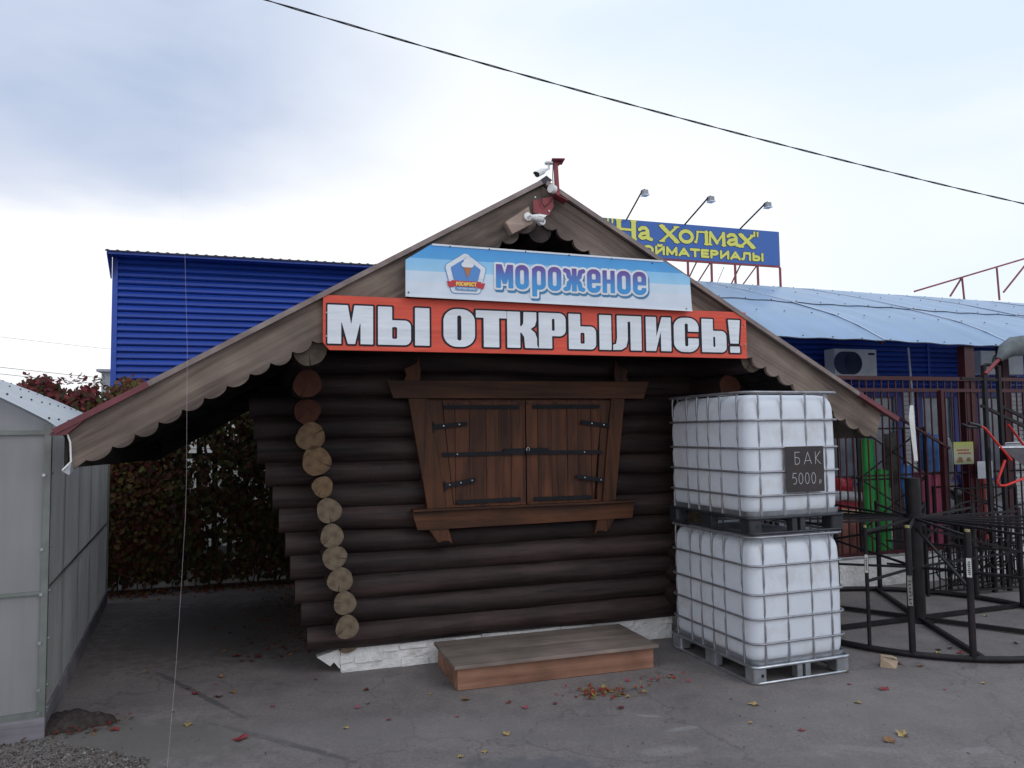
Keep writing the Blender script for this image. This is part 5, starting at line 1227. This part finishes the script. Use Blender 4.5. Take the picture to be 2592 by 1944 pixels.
# black lattice stands behind it
def lattice(px, py, wpx, zh, label, seed):
    c = ground(px, py); w = wpx / FPX * c.y; root = empty('lattice_stand', c, R(18), label=label, cat='steel stand', group='black lattice stands before the grille'); rnd = random.Random(seed)
    for sx in (0, w):
        for sy in (0, .35): MB().bar((sx, sy, 0), (sx, sy, zh), .03).build('post', M_BLACKST, root)
    for z in (.02, zh * .33, zh * .66, zh - .015):
        for sy in (0, .35): MB().bar((0, sy, z), (w, sy, z), .022).build('rail', M_BLACKST, root)
    for k in range(3):
        z0 = zh * k / 3; MB().bar((0, -.012, z0), (w, -.012, z0 + zh / 3), .016).build('diagonal', M_BLACKST, root); MB().bar((w, -.03, z0), (0, -.03, z0 + zh / 3), .016).build('diagonal', M_BLACKST, root)
lattice(2185, 1475, 215, 2.0, 'tall black lattice stand behind the hub of the round frame', 1)
lattice(2430, 1470, 200, 1.2, 'low black lattice stand at the right behind the round frame', 2)

def trellis(px, py, w, zh, label, seed, dx=0.0):
    c = ground(px, py); root = empty('trellis', c, R(18 + dx), label=label, cat='trellis', group='black garden trellises before the plinth'); rnd = random.Random(seed)
    MB().bar((0, 0, 0), (0, 0, zh), .03).build('post', M_BLACKST, root); MB().bar((w, 0, 0), (w, 0, zh), .03).build('post', M_BLACKST, root)
    MB().bar((0, 0, zh * .08), (w, 0, zh * .08), .02).build('rail', M_BLACKST, root)
    arch = [(w / 2 - w / 2 * math.cos(R(a)), 0, zh + .22 * math.sin(R(a))) for a in range(0, 181, 15)]; MB().tube(arch, .013, 6).build('arch', M_BLACKST, root)
    n = int(w / .085)
    for k in range(1, n): MB().bar((w * k / n, 0, zh * .08), (w * k / n, 0, zh * rnd.uniform(.85, 1.0)), .012).build('bar', M_BLACKST, root)
    for k in range(3):
        cx_, cz_ = w * rnd.uniform(.25, .75), zh * rnd.uniform(.25, .8); rr = rnd.uniform(.08, .14)
        MB().tube([(cx_ + rr * math.cos(R(a)), -.015, cz_ + rr * math.sin(R(a))) for a in range(0, 360, 24)], .010, 5, True).build('ring', M_BLACKST, root)
    for k in range(3): MB().bar((0, .02, zh * (.1 + .3 * k)), (w, .02, zh * (.35 + .28 * k)), .014).build('diagonal', M_BLACKST, root)
trellis(2350, 1510, .95, .62, 'low black arched trellis just right of the hub post', 1, -4)
trellis(2405, 1497, .9, .85, 'black arched trellis, second from the hub post', 2, 3)
trellis(2475, 1505, .9, .70, 'black arched trellis, third from the hub post', 3, -6)
trellis(2540, 1492, 1.0, .80, 'black arched trellis at the right edge before the plinth', 4, 5)
# wares behind the grille
def wp_(px, py, y): return B.at(px, py, y)
YW = YC + .42
def roll(px, y0, y1, rpx, m, label, lean=0.0, y=YW):
    a = wp_(px, y0, y); b_ = wp_(px, y1, y); r = rpx / FPX * (CP - B.wld(a)).length
    b = MB(); b.cyl((0, 0, 0), (lean, 0, a.z - b_.z), r, n=20); b.cyl((lean, 0, a.z - b_.z), (lean, 0, a.z - b_.z + .02), r * .35, n=12)
    o = b.build('film_roll', m, None, B.wld((b_.x, y, b_.z))); o.rotation_euler = (0, 0, R(18)); return tag(o, label, 'roll', 'upright rolls standing behind the grille')
M_GREEN = mat('green_wrap', (.015, .26, .05), .45, var=.25, vscale=4, stretch=(6, 6, .3))
M_PINK = mat('pink_wrap', (.50, .10, .20), .45, var=.3, vscale=4, stretch=(6, 6, .3))
M_SKYB = mat('blue_wrap', (.06, .16, .42), .4, var=.45, vscale=5)
roll(2203, 1112, 1408, 17, M_GREEN, 'tall green roll behind the grille, the one nearer the tanks')
roll(2238, 1190, 1408, 17, M_GREEN, 'green roll behind the grille, the shorter one of the green pair')
roll(2345, 1195, 1408, 17, M_PINK, 'pink roll behind the grille, left one of the pink pair'); roll(2377, 1195, 1408, 15, M_PINK, 'pink roll behind the grille, right one of the pink pair')
roll(2487, 1178, 1400, 13, mat('red_wrap', (.36, .02, .018), .45, var=.3, vscale=4, stretch=(6, 6, .3)), 'bright red roll standing right of the dark red column')
roll(2352, 1100, 1192, 22, M_SKYB, 'short blue and white roll standing above the pink ones', y=YW + .02)
roll(2300, 1178, 1408, 15, M_SKYB, 'blue roll behind the grille near the hub of the round frame')
def sack(px0, py0, px1, py1, m, label, name='sack', cat='sack', y=YW, th=.2, seed=0):
    a = wp_(px0, py0, y); b_ = wp_(px1, py1, y); w = b_.x - a.x; h = a.z - b_.z; rnd = random.Random(seed)
    vs = []; nx, nz = 8, 8; fs = []
    for s in (-1, 1):
        for j in range(nz + 1):
            for i in range(nx + 1):
                u, v = i / nx, j / nz; bul = math.sqrt(max(0, math.sin(math.pi * u) * math.sin(math.pi * v))); e = .03 * math.sin(3.1 * v * math.pi + seed)
                vs.append((w * (u + e * .4 * (1 - 2 * u)), s * th * .5 * (bul ** .6) + rnd.uniform(-.006, .006), h * v + .02 * math.sin(u * 5 + seed)))
    q = (nx + 1) * (nz + 1)
    for j in range(nz):
        for i in range(nx):
            k = j * (nx + 1) + i; fs += [(k, k + 1, k + nx + 2, k + nx + 1), (q + k + nx + 1, q + k + nx + 2, q + k + 1, q + k)]
    o = MB().add(vs, fs, 0, True).build(name, m, None, B.wld((a.x, y, b_.z))); o.rotation_euler = (0, 0, R(18)); return tag(o, label, cat)
M_SACKW = mat('woven_white', (.42, .46, .50), .6, var=.3, vscale=6); M_SACKB = mat('blue_bag', (.02, .045, .30), .35, var=.5, vscale=8, dirt=(.5, .55, .65), dscale=9, damt=.8)
M_REDTUB = mat('red_tub', (.32, .015, .03), .4, var=.2); M_BEIGE = mat('beige_box', (.42, .33, .20), .7, var=.15)
for k, (a0, b0_, a1, b1, m, lb, nm, ct) in enumerate([
    (2112, 1245, 2185, 1268, M_SACKW, 'flat white sack lying on the red tub behind the grille', 'sack', 'sack'),
    (2112, 1208, 2155, 1246, M_REDTUB, 'red bundle above the white sack behind the grille', 'bundle', 'bundle'),
    (2118, 1286, 2183, 1304, M_BEIGE, 'beige cardboard pack at the bottom of the red tub', 'pack', 'pack'),
    (2108, 1306, 2186, 1402, mat('brown_sack', (.16, .06, .045), .7, var=.4, vscale=6), 'brown red sack standing under the beige pack', 'sack', 'sack'),
    (2378, 1110, 2408, 1225, M_SACKW, 'pale long sack standing between the pink roll and the poster', 'sack', 'sack'),
    (2428, 1196, 2470, 1240, M_SACKB, 'blue printed bag hanging on the grille below the poster', 'bag', 'bag'),
    (2452, 1240, 2476, 1290, M_SACKB, 'torn blue and white bag tail below the printed bag', 'bag', 'bag'),
    (2392, 1262, 2420, 1300, M_SACKW, 'small pale sack low behind the grille beside the pink rolls', 'sack', 'sack'),
    (2255, 1215, 2330, 1405, mat('dark_bundle', (.03, .028, .03), .7, var=.5, vscale=5), 'dark bundle standing behind the hub post', 'bundle', 'bundle'),
    (2405, 1240, 2462, 1408, mat('black_bag', (.012, .012, .014), .3, var=.4), 'black bag standing below the blue bag', 'bag', 'bag'),
    (2236, 1095, 2275, 1230, mat('dark_netting', (.04, .045, .04), .8, var=.5, vscale=9), 'dark net bundle beside the shorter green roll', 'bundle', 'bundle')]):
    sack(a0, b0_, a1, b1, m, lb, nm, ct, y=YW + (.02 * (k % 3)), seed=k)
MB_ = MB(); a = wp_(2108, 1268, YW); b_ = wp_(2186, 1300, YW); o = MB_.box((0, 0, 0), (b_.x - a.x, .35, a.z - b_.z)).box((-.02, -.02, a.z - b_.z), (b_.x - a.x + .02, .37, a.z - b_.z + .02)).build('tub', M_REDTUB, None, B.wld((a.x, YW, b_.z)), bevel=.01); o.rotation_euler = (0, 0, R(18)); tag(o, 'low red tub under the white sack behind the grille', 'tub')
# yellow poster on the grille
def poster():
    y = YC - .03; a = B.at(2413, 1119, y); b_ = B.at(2466, 1174, y); w = b_.x - a.x; h = a.z - b_.z
    root = empty('poster', B.wld((a.x, y, b_.z)), R(18), label='yellow and white printed poster tied to the red grille', cat='poster')
    m = gradmat('poster_print', [(0, (.30, .33, .20)), (h * .3, (.42, .42, .34)), (h * .6, (.42, .42, .24)), (h, (.33, .37, .06))])
    MB().box((0, 0, 0), (w, .004, h)).build('sheet', m, root)
    b = MB()
    for (u, v, ww) in ((.16, .60, .62), (.2, .46, .66)):
        for k in range(9):
            x = w * (u + ww * k / 9); b.add([(x, -.003, h * v), (x + w * ww / 13, -.003, h * v), (x + w * ww / 13, -.003, h * v + h * .07), (x, -.003, h * v + h * (.07 if k % 3 else .05))], [(0, 1, 2, 3)], 0)
    b.build('poster_text', mat('poster_red', (.35, .04, .06), .6), root)
    MB().add([(w * .1, -.003, h * .08), (w * .45, -.003, h * .08), (w * .4, -.003, h * .3), (w * .25, -.003, h * .34)], [(0, 1, 2, 3)]).add([(w * .6, -.003, h * .12), (w * .85, -.003, h * .12), (w * .8, -.003, h * .3), (w * .65, -.003, h * .3)], [(0, 1, 2, 3)]).build('poster_picture', mat('poster_brown', (.25, .14, .06), .6), root)
    a = B.at(2474, 1168, y + .02); b_ = B.at(2514, 1210, y + .02)
    o = MB().box((0, 0, 0), (b_.x - a.x, .004, a.z - b_.z)).build('notice_sheet', M_PRINTW, None, B.wld((a.x, y + .02, b_.z))); o.rotation_euler = (0, 0, R(18)); tag(o, 'plain white notice sheet right of the yellow poster on the grille', 'notice')
poster()

# ------------------------------------------------------------------ wheelbarrow hung up at the right edge
def barrow():
    y = YC - 1.0
    P = lambda px, py, dy=0.0: B.at(px, py, y + dy)
    o = P(2530, 1131); root = empty('wheelbarrow', B.wld(o), R(18), label='grey wheelbarrow with red frame raised at the right edge', cat='wheelbarrow')
    q = lambda px, py, dy=0.0: P(px, py, dy) - o
    MR = mat('bright_red_paint', (.62, .02, .015), .35, var=.1)
    MB().tube([q(2455, 1073), q(2478, 1077), q(2492, 1083), q(2531, 1130), q(2560, 1165)], .014, 8).build('handle', MR, root)
    MB().tube([q(2434, 1073, .5), q(2450, 1081, .5), q(2478, 1082, .5)], .018, 8).build('grip', M_BLK, root)
    MB().tube([q(2452, 1071), q(2470, 1075), q(2482, 1079)], .019, 8).build('grip', M_BLK, root)
    MB().tube([q(2552, 1075, .45), q(2570, 1098, .45), q(2600, 1140, .45), q(2640, 1180, .45)], .014, 8).build('handle', MR, root)
    MB().tube([q(2544, 1165), q(2532, 1198), q(2524, 1220), q(2530, 1229), q(2545, 1229), q(2592, 1211), q(2660, 1190)], .015, 8).build('leg', MR, root)
    tp0 = [q(2529, 1131), q(2760, 1131), q(2760, 1110, .62), q(2545, 1122, .62)]
    lo = [q(2600, 1186, .12), q(2740, 1200, .12), q(2740, 1190, .5), q(2610, 1180, .5)]
    MB().add(tp0 + lo, [(0, 1, 5, 4), (1, 2, 6, 5), (2, 3, 7, 6), (3, 0, 4, 7), (4, 5, 6, 7)]).build('tray', mat('barrow_tray', (.20, .20, .22), .45, .4, var=.2), root)
    MB().add([p + V(0, 0, .002) for p in [q(2529, 1131, .005), q(2760, 1131, .005), q(2700, 1180, .12), q(2596, 1158, .12)]], [(0, 1, 2, 3)]).build('tray_lining', M_GALVD, root)
    MB().tube(tp0, .012, 8, True).build('tray_rim', M_GALVD, root)
    for px in (2600, 2690): MB().bar(q(px, 1186, .1), q(px, 1186, .1) + V(0, 0, -(B.at(px, 1186, y).z)), .035).build('stand', M_BLACKST, root)
barrow()
# folded grey umbrella on its pole
def umb():
    y = YC - .9; P = lambda px, py, dy=0: B.at(px, py, y + dy); o = P(2490, 945); root = empty('folded_umbrella', B.wld(o), R(18), label='folded grey umbrella leaning up to the right under the canopy edge', cat='umbrella')
    q = lambda px, py, dy=0: P(px, py, dy) - o
    MB().tube([q(2494, 946), q(2536, 902)], .022, 8).build('pole', M_REDPAINT, root)
    pts = [q(2528, 910), q(2546, 888), q(2575, 876), q(2606, 868), q(2680, 840)]; rs = [.03, .085, .12, .10, .02]; n = 12; vs = []; fs = []
    for i, (p, r) in enumerate(zip(pts, rs)):
        d = (pts[min(i + 1, 4)] - pts[max(i - 1, 0)]).normalized(); x = d.cross(V(0, 1, 0)).normalized(); w = x.cross(d)
        for j in range(n):
            a = 2 * math.pi * j / n; rr_ = r * (1 + .18 * (j % 2)); vs.append(p + (x * math.cos(a) + w * math.sin(a)) * rr_)
    for i in range(4): fs += [(i * n + j, i * n + (j + 1) % n, (i + 1) * n + (j + 1) % n, (i + 1) * n + j) for j in range(n)]
    MB().add(vs, fs, 0, True).build('canvas', mat('grey_canvas', (.13, .15, .16), .7, var=.3), root)
    sg = empty('hanging_frame', B.wld(P(2490, 940, .1)), R(18), label='black steel square frame standing before the dark red column', cat='steel frame'); o = P(2490, 940, .1)
    q = lambda px, py, dy=.1: P(px, py, dy) - o
    zg = -o.z
    for px in (2489, 2526): t = q(px, 925); MB().bar(t, V(t.x, t.y, zg), .045).build('post', M_BLACKST, sg)
    MB().tube([q(2488, 928), q(2494, 923), q(2520, 924), q(2527, 932)], .022, 8).build('top_bar', M_BLACKST, sg)
    MB().bar(q(2432, 958), q(2526, 962), .03).build('cross_bar', M_BLACKST, sg)
    MB().bar(q(2484, 1027), q(2620, 1092), .035).build('shaft', M_BLACKST, sg); MB().bar(q(2528, 1026), q(2640, 1080), .035).build('shaft', M_BLACKST, sg)
umb()

# ------------------------------------------------------------------ cables
def cable(p, q, sag, r, label, n=40, twin=False, tw=.9):
    p, q = Vector(p), Vector(q); root = None; pts = []
    for i in range(n + 1):
        t = i / n; pts.append(p.lerp(q, t) - V(0, 0, sag * 4 * t * (1 - t)))
    if not twin: o = MB().tube(pts, r, 6).build('overhead_cable', M_IRON); return tag(o, label, 'cable')
    b = MB()
    for ph in (0, math.pi):
        b.tube([a + V(.0, math.cos(ph + i * tw) * r, math.sin(ph + i * tw) * r * 1.2) for i, a in enumerate(pts)], r, 6)
    return tag(b.build('overhead_cable', M_IRON), label, 'cable')
def far(px, py, d): r = ray(px, py); return CP + r * (d / r.y)
cable(far(540, -40, 6.5), far(2760, 553, 9.5), -.0 + .10, .0048, 'twisted black overhead cable crossing the sky from upper left to right', 160, True, .45)
for k, (a, b_, c, d) in enumerate(((-40, 925, 330, 948), (-40, 942, 330, 961), (-40, 848, 340, 878))):
    cable(far(a, b_, 40), far(c + 700, d + 60, 60), .3, .014 if k < 2 else .008, ['faint far wire over the greenhouse roof, middle one of three', 'faint far wire over the greenhouse roof, lowest of three', 'faint far wire over the greenhouse roof, highest of three'][k])

# long gossamer thread drifting from the overhead cable down to the ground
_t = [(418, -75), (423, 0), (431, 102), (443, 232), (454, 391), (468, 641), (474, 885), (472, 1210), (469, 1312), (457, 1514), (444, 1707), (424, 1935)]
_p = [far(x_, y_, 6.35 - 2.35 * ((y_ + 75) / 2150.0) ** .6) for i_, (x_, y_) in enumerate(_t)] + [ground(416, 2076)]
tag(MB().tube(_p, .00035, 5).build('gossamer_thread', mat('pale_thread', (.75, .62, .72), .4)), 'single pale gossamer thread hanging from top to bottom left of the kiosk wall', 'thread')
# ------------------------------------------------------------------ creeper-grown fence between greenhouse and kiosk
def leaf(mb, c, n, t, s, kind=0):
    n = n.normalized(); t = (t - n * t.dot(n)).normalized(); b = n.cross(t)
    if kind == 0: pts = [(-.0, -.5), (.32, -.22), (.38, .08), (0, .55), (-.38, .08), (-.32, -.22)]
    else: pts = [(0, -.5), (.16, -.1), (.12, .25), (0, .55), (-.12, .25), (-.16, -.1)]
    vs = [c + (b * x + t * y) * s + n * (abs(x) * .18 * s) for x, y in pts]
    mb.add(vs, [(0, 1, 2, 3), (0, 3, 4, 5)])
def creeper():
    rnd = random.Random(11); W_ = lambda px, py, y: H.at(px, py, y)
    YV = 4.55
    xl, xr = W_(70, 1100, YV).x, 1.5
    zt_ = W_(330, 985, YV).z
    root = empty('fence', H.wld((0, YV, 0)), R(18), label='picket fence on a white footing overgrown with creeper left of the kiosk', cat='fence')
    MB().box((xl, .02, 0), (xr, .22, .30)).build('footing', M_WHITE, root)
    x = xl
    while x < xr: MB().box((x, .09, .3), (x + .07, .115, 1.95)).build('picket', M_SOFF, root); x += .20
    for z in (.6, 1.7): MB().box((xl, .118, z), (xr, .15, z + .07)).build('rail', M_SOFF, root)
    for k, (x0, x1, z0, z1, cols, n, label, dens) in enumerate((
        (xl, W_(230, 1100, YV).x, .25, zt_ + .02, [(.16, .022, .028), (.11, .018, .022), (.075, .028, .018), (.20, .035, .035), (.055, .05, .018), (.13, .03, .03)], 7000, 'red creeper behind the greenhouse at the left end of the fence', 1),
        (W_(230, 1100, YV).x, W_(420, 1100, YV).x, .2, zt_ - .02, [(.15, .03, .03), (.085, .022, .02), (.12, .10, .02), (.15, .08, .02), (.06, .065, .02), (.11, .05, .02)], 15000, 'red and olive creeper under the left eave of the kiosk', 1),
        (W_(420, 1100, YV).x, xr, .15, 2.55, [(.10, .085, .025), (.13, .06, .02), (.11, .03, .022), (.06, .07, .02), (.09, .09, .025), (.05, .03, .02)], 22000, 'dark olive creeper in the shade beside the log wall', .85))):
        pl = empty('creeper', H.wld(((x0 + x1) / 2, YV, 0)), R(18), label=label, cat='creeper', group='creepers on the fence'); xc = (x0 + x1) / 2
        mb = MB(); wd = x1 - x0
        clumps = [(rnd.uniform(x0, x1), rnd.uniform(z0, z1), rnd.uniform(.10, .24)) for _ in range(int(90 * wd * dens))]
        for i in range(n):
            cx, cz_, cr = rnd.choice(clumps); x = cx + rnd.gauss(0, cr * .55); z = cz_ + rnd.gauss(0, cr * .6)
            if z < .06 or x < x0 - .1 or x > x1 + .1: continue
            top = z1 + .10 * math.sin(x * 5 + k) + .06 * math.sin(x * 13)
            if z > top + rnd.expovariate(18): z = top - rnd.random() * .2
            y = rnd.gauss(-.10, .10) - .10 * math.sin(z * 2)
            leaf(mb, V(x - xc, y, z), V(rnd.gauss(0, .5), -1, rnd.gauss(.5, .5)), V(rnd.gauss(0, .6), 0, rnd.choice((-1, 1)) + rnd.gauss(0, .4)), rnd.uniform(.045, .095), rnd.random() < .25)
        for i in range(int(26 * wd)):       # shoots sticking out above
            x = rnd.uniform(x0, x1) - xc; z = z1 + .02
            for j in range(rnd.randint(2, 6)):
                x += rnd.gauss(0, .02); z += rnd.uniform(.015, .035); leaf(mb, V(x, rnd.gauss(-.05, .05), z), V(rnd.gauss(0, .6), -1, rnd.gauss(0, .5)), V(rnd.choice((-1, 1)), 0, rnd.gauss(.3, .4)), rnd.uniform(.035, .07), 1)
        mb.build('leaves', leafmat('creeper_leaves_%d' % k if False else 'creeper_leaves', cols), pl, kind='stuff')
        st_ = MB()
        for i in range(int(9 * wd)):
            x = rnd.uniform(x0, x1) - xc; p = [V(x, -.02, 0)]
            while p[-1].z < z1 - .25: p.append(p[-1] + V(rnd.gauss(0, .05), rnd.gauss(0, .02), rnd.uniform(.18, .3)))
            st_.tube(p, rnd.uniform(.006, .014), 5)
        st_.build('stems', mat('creeper_stem', (.06, .045, .035), .8), pl)
    # trunks of the big creeper
creeper()
# litter of dead leaves along the foot of the fence and debris by the greenhouse corner
LC = [(.22, .025, .03), (.16, .05, .025), (.30, .17, .05), (.12, .03, .025), (.25, .10, .04), (.09, .06, .03)]
M_LIT = leafmat('fallen_leaf_mix', LC, .7)
def litter(n, fn, label, s0=.03, s1=.07, seed=1, name='leaf_litter', m=None):
    rnd = random.Random(seed); mb = MB()
    for i in range(n):
        c = fn(rnd)
        if c is None: continue
        leaf(mb, V(c.x, c.y, .006 + abs(rnd.gauss(0, .012))), V(rnd.gauss(0, .35), rnd.gauss(0, .35), 1), V(rnd.gauss(0, 1), rnd.gauss(0, 1), 0), rnd.uniform(s0, s1), rnd.random() < .4)
    return tag(mb.build(name, m or M_LIT), label, 'leaves' if False else None, kind='stuff')
litter(1500, lambda r: H.wld((r.uniform(-4, 1.4), 4.4 - abs(r.gauss(0, .25)), 0)), 'red and brown dead leaves heaped along the fence foot', seed=2)
litter(420, lambda r: H.wld((r.uniform(-.2, .05) - abs(r.gauss(0, .35)), r.uniform(.6, 3.9), 0)), 'dead leaves blown against the side wall of the kiosk', seed=3, s0=.02, s1=.05)
pc = ground(1520, 1755); litter(150, lambda r: pc + V(r.gauss(0, .14), r.gauss(0, .07), 0), 'small heap of red and yellow leaves in front of the step', seed=4, s0=.018, s1=.045, m=leafmat('bright_leaf_mix', [(.36, .05, .035), (.30, .10, .035), (.40, .28, .08), (.24, .25, .08), (.40, .13, .06), (.24, .03, .04)]))
pc2 = ground(1650, 1720); litter(34, lambda r: pc2 + V(r.gauss(0, .15), r.gauss(0, .07), 0), 'scattered pink red leaves between the step and the tanks', seed=6, s0=.02, s1=.045, m=leafmat('bright_leaf_mix2' if False else 'pink_leaf_mix', [(.42, .05, .08), (.50, .10, .10), (.45, .30, .12), (.30, .05, .03)]))
# dark soil heap and grit beside the greenhouse plank
def soil():
    c = ground(185, 1835); mb = MB(); n = 22; vs = []; fs = []; rnd = random.Random(4)
    for j in range(n):
        for i in range(n):
            u, v = (i / (n - 1) - .5) * 2, (j / (n - 1) - .5) * 2; r = math.hypot(u, v); a_ = math.atan2(v, u); r /= (.75 + .16 * math.sin(3 * a_ + 1) + .10 * math.sin(5 * a_)); h = max(0, .075 * (1 - r * r)) + (.035 * rnd.random() if r < .95 else 0); vs.append((c.x + u * .30, c.y + v * .22, h - (.004 if r < 1 else .02)))
    for j in range(n - 1):
        for i in range(n - 1): fs.append((j * n + i, j * n + i + 1, (j + 1) * n + i + 1, (j + 1) * n + i))
    o = mb.add(vs, fs, 0, True).build('soil_heap', mat('dark_soil', (.045, .034, .032), .95, var=.4, vscale=30, bump=.8, bscale=60), None, kind='stuff'); tag(o, 'dark soil heap at the corner of the greenhouse plank')
    litter(260, lambda r: c + V(r.gauss(.02, .17), r.gauss(-.03, .10), r.random() * .03), 'dead leaves on the soil heap by the greenhouse', seed=9, s0=.02, s1=.05, name='leaf_litter')
    mb = MB(); MG = leafmat('grit_mix', [(.20, .18, .165), (.11, .10, .10), (.15, .11, .09), (.07, .06, .06), (.34, .33, .31), (.10, .075, .068)], .9)
    for i in range(3200):
        a, b_ = rnd.random(), rnd.random()
        px, py = -60 + 440 * (a ** 1.3), 1962 - 140 * (b_ ** 1.5) * (1 - a * .7); g_ = ground(px, py); s = rnd.uniform(.003, .010) * (1.8 if rnd.random() < .06 else 1)
        mb.add([g_ + V(s * math.cos(k * 2.1 + i), s * math.sin(k * 2.1 + i), .001) for k in range(3)] + [g_ + V(0, 0, s * .9)], [(0, 1, 3), (1, 2, 3), (2, 0, 3)])
    tag(mb.build('grit', MG, None, kind='stuff'), 'loose grit and crumbs in front of the greenhouse plank')
soil()
def crumbs():
    rnd = random.Random(77); mb = MB()
    for i in range(900):
        px, py = rnd.uniform(-50, 2650), 1944 - 420 * rnd.random() ** 1.3
        g_ = ground(px, py); l_ = H.loc(g_)
        if -.3 < l_.x < 3.5 and l_.y > -.05: continue
        leaf(mb, V(g_.x, g_.y, .005), V(rnd.gauss(0, .3), rnd.gauss(0, .3), 1), V(rnd.gauss(0, 1), rnd.gauss(0, 1), 0), rnd.uniform(.006, .020) * (1.4 if rnd.random() < .05 else 1), 1)
    tag(mb.build('leaf_crumbs', leafmat('crumb_mix', [(.12, .06, .035), (.08, .06, .045), (.22, .16, .08), (.16, .04, .035), (.30, .27, .22), (.05, .045, .04)], .8), None, kind='stuff'), 'tiny leaf crumbs and twigs strewn over the asphalt')
crumbs()
# single fallen leaves on the asphalt
def single_leaves():
    rnd = random.Random(21)
    mats = {'red': mat('leaf_red', (.24, .03, .042), .6, var=.25), 'dark': mat('leaf_dark_red', (.12, .022, .022), .7, var=.25), 'pink': mat('leaf_pink', (.32, .09, .11), .6, var=.2), 'yellow': mat('leaf_yellow', (.38, .27, .10), .6, var=.2), 'brown': mat('leaf_brown', (.22, .11, .045), .7, var=.25)}
    L_ = [(495, 1758, 'red', .055), (553, 1766, 'dark', .06), (590, 1754, 'brown', .05), (545, 1733, 'pink', .03), (475, 1745, 'red', .03), (560, 1715, 'brown', .05), (600, 1663, 'dark', .07), (655, 1665, 'dark', .06), (607, 1873, 'red', .09), (475, 1836, 'yellow', .06), (290, 1848, 'red', .06), (278, 1820, 'pink', .05),
          (928, 1748, 'dark', .045), (905, 1793, 'pink', .04), (932, 1783, 'dark', .03), (985, 1824, 'red', .035), (1178, 1773, 'brown', .06), (1157, 1815, 'pink', .03), (1288, 1780, 'red', .045), (1329, 1793, 'pink', .045), (1282, 1861, 'yellow', .045), (1405, 1783, 'dark', .035), (1426, 1762, 'red', .02), (1572, 1794, 'dark', .05),
          (1588, 1765, 'yellow', .04), (1908, 1785, 'yellow', .065), (2172, 1780, 'yellow', .05), (2236, 1745, 'red', .075), (2150, 1733, 'red', .035), (2138, 1701, 'yellow', .09), (2030, 1850, 'red', .04), (2250, 1877, 'brown', .07), (2285, 1862, 'yellow', .08), (2392, 1746, 'pink', .025), (2488, 1731, 'yellow', .035), (1900, 1832, 'yellow', .03),
          (2375, 1646, 'dark', .05), (2405, 1643, 'dark', .05), (2430, 1655, 'red', .06), (2374, 1653, 'yellow', .05), (2496, 1544, 'dark', .07), (2495, 1560, 'yellow', .045), (2572, 1630, 'dark', .05), (2330, 1688, 'brown', .05), (2276, 1682, 'red', .04), (1850, 1770, 'red', .02), (1165, 1917, 'yellow', .04), (1228, 1905, 'yellow', .035), (875, 1845, 'yellow', .03), (1090, 1758, 'yellow', .035), (690, 1790, 'red', .03), (365, 1700, 'yellow', .03), (330, 1655, 'yellow', .03), (800, 1722, 'dark', .03)]
    for i, (px, py, k, s) in enumerate(L_):
        g_ = ground(px, py); mb = MB(); n = 9; pts = []
        for j in range(n):
            a = 2 * math.pi * j / n; r = s * (.55 + (.22 if j % 2 else -.10) + rnd.uniform(-.08, .08)); pts.append(V(r * math.cos(a), r * math.sin(a) * .75, min(abs(rnd.gauss(0, .18)), .35) * s + .004))
        cpt = V(0, 0, .006); mb.add([cpt] + pts, [(0, j + 1, (j + 1) % n + 1) for j in range(n)])
        if px < 345: wh = 'beside the greenhouse corner'
        elif px < 680 and py < 1700: wh = 'in the passage between greenhouse and kiosk'
        elif px < 700: wh = 'on the asphalt left of the kiosk corner'
        elif px < 1150: wh = 'on the asphalt left of the wooden step'
        elif px < 1480: wh = 'on the open asphalt before the wooden step'
        elif px < 1700: wh = 'beside the leaf heap before the step'
        elif px < 2155 and py > 1760: wh = 'on the asphalt in front of the tanks'
        elif px < 2165: wh = 'at the right foot of the tank pallet'
        elif py < 1600: wh = 'deep inside the round steel frame'
        elif py < 1670: wh = 'just inside the near rim of the round steel frame'
        elif py < 1760: wh = 'just outside the round steel frame'
        else: wh = 'on the open asphalt at the lower right'
        kn = {'dark': 'dark red'}.get(k, k); lb = '%s fallen leaf lying %s' % (kn, wh)
        o = mb.build('fallen_leaf', mats[k], None, g_); o.rotation_euler = (0, 0, rnd.uniform(0, 6.28)); tag(o, lb, 'leaf', 'single fallen leaves, ' + kn + ' ones ' + wh)
single_leaves()
# broken pale stone by the ring
g_ = ground(2250, 1690); o = MB().prism([V(-.065, 0, 0), V(.045, -.02, 0), V(.068, .015, 0), V(.075, .02, .06), V(.035, -.015, .085), V(-.06, .0, .09)], (.01, .09, -.005)).build('broken_brick', mat('pale_brick', (.40, .30, .22), .85, var=.15, bump=.4), None, g_, bevel=.01); o.rotation_euler = (0, 0, R(-15)); tag(o, 'broken pale brick on the asphalt in front of the round frame', 'brick')
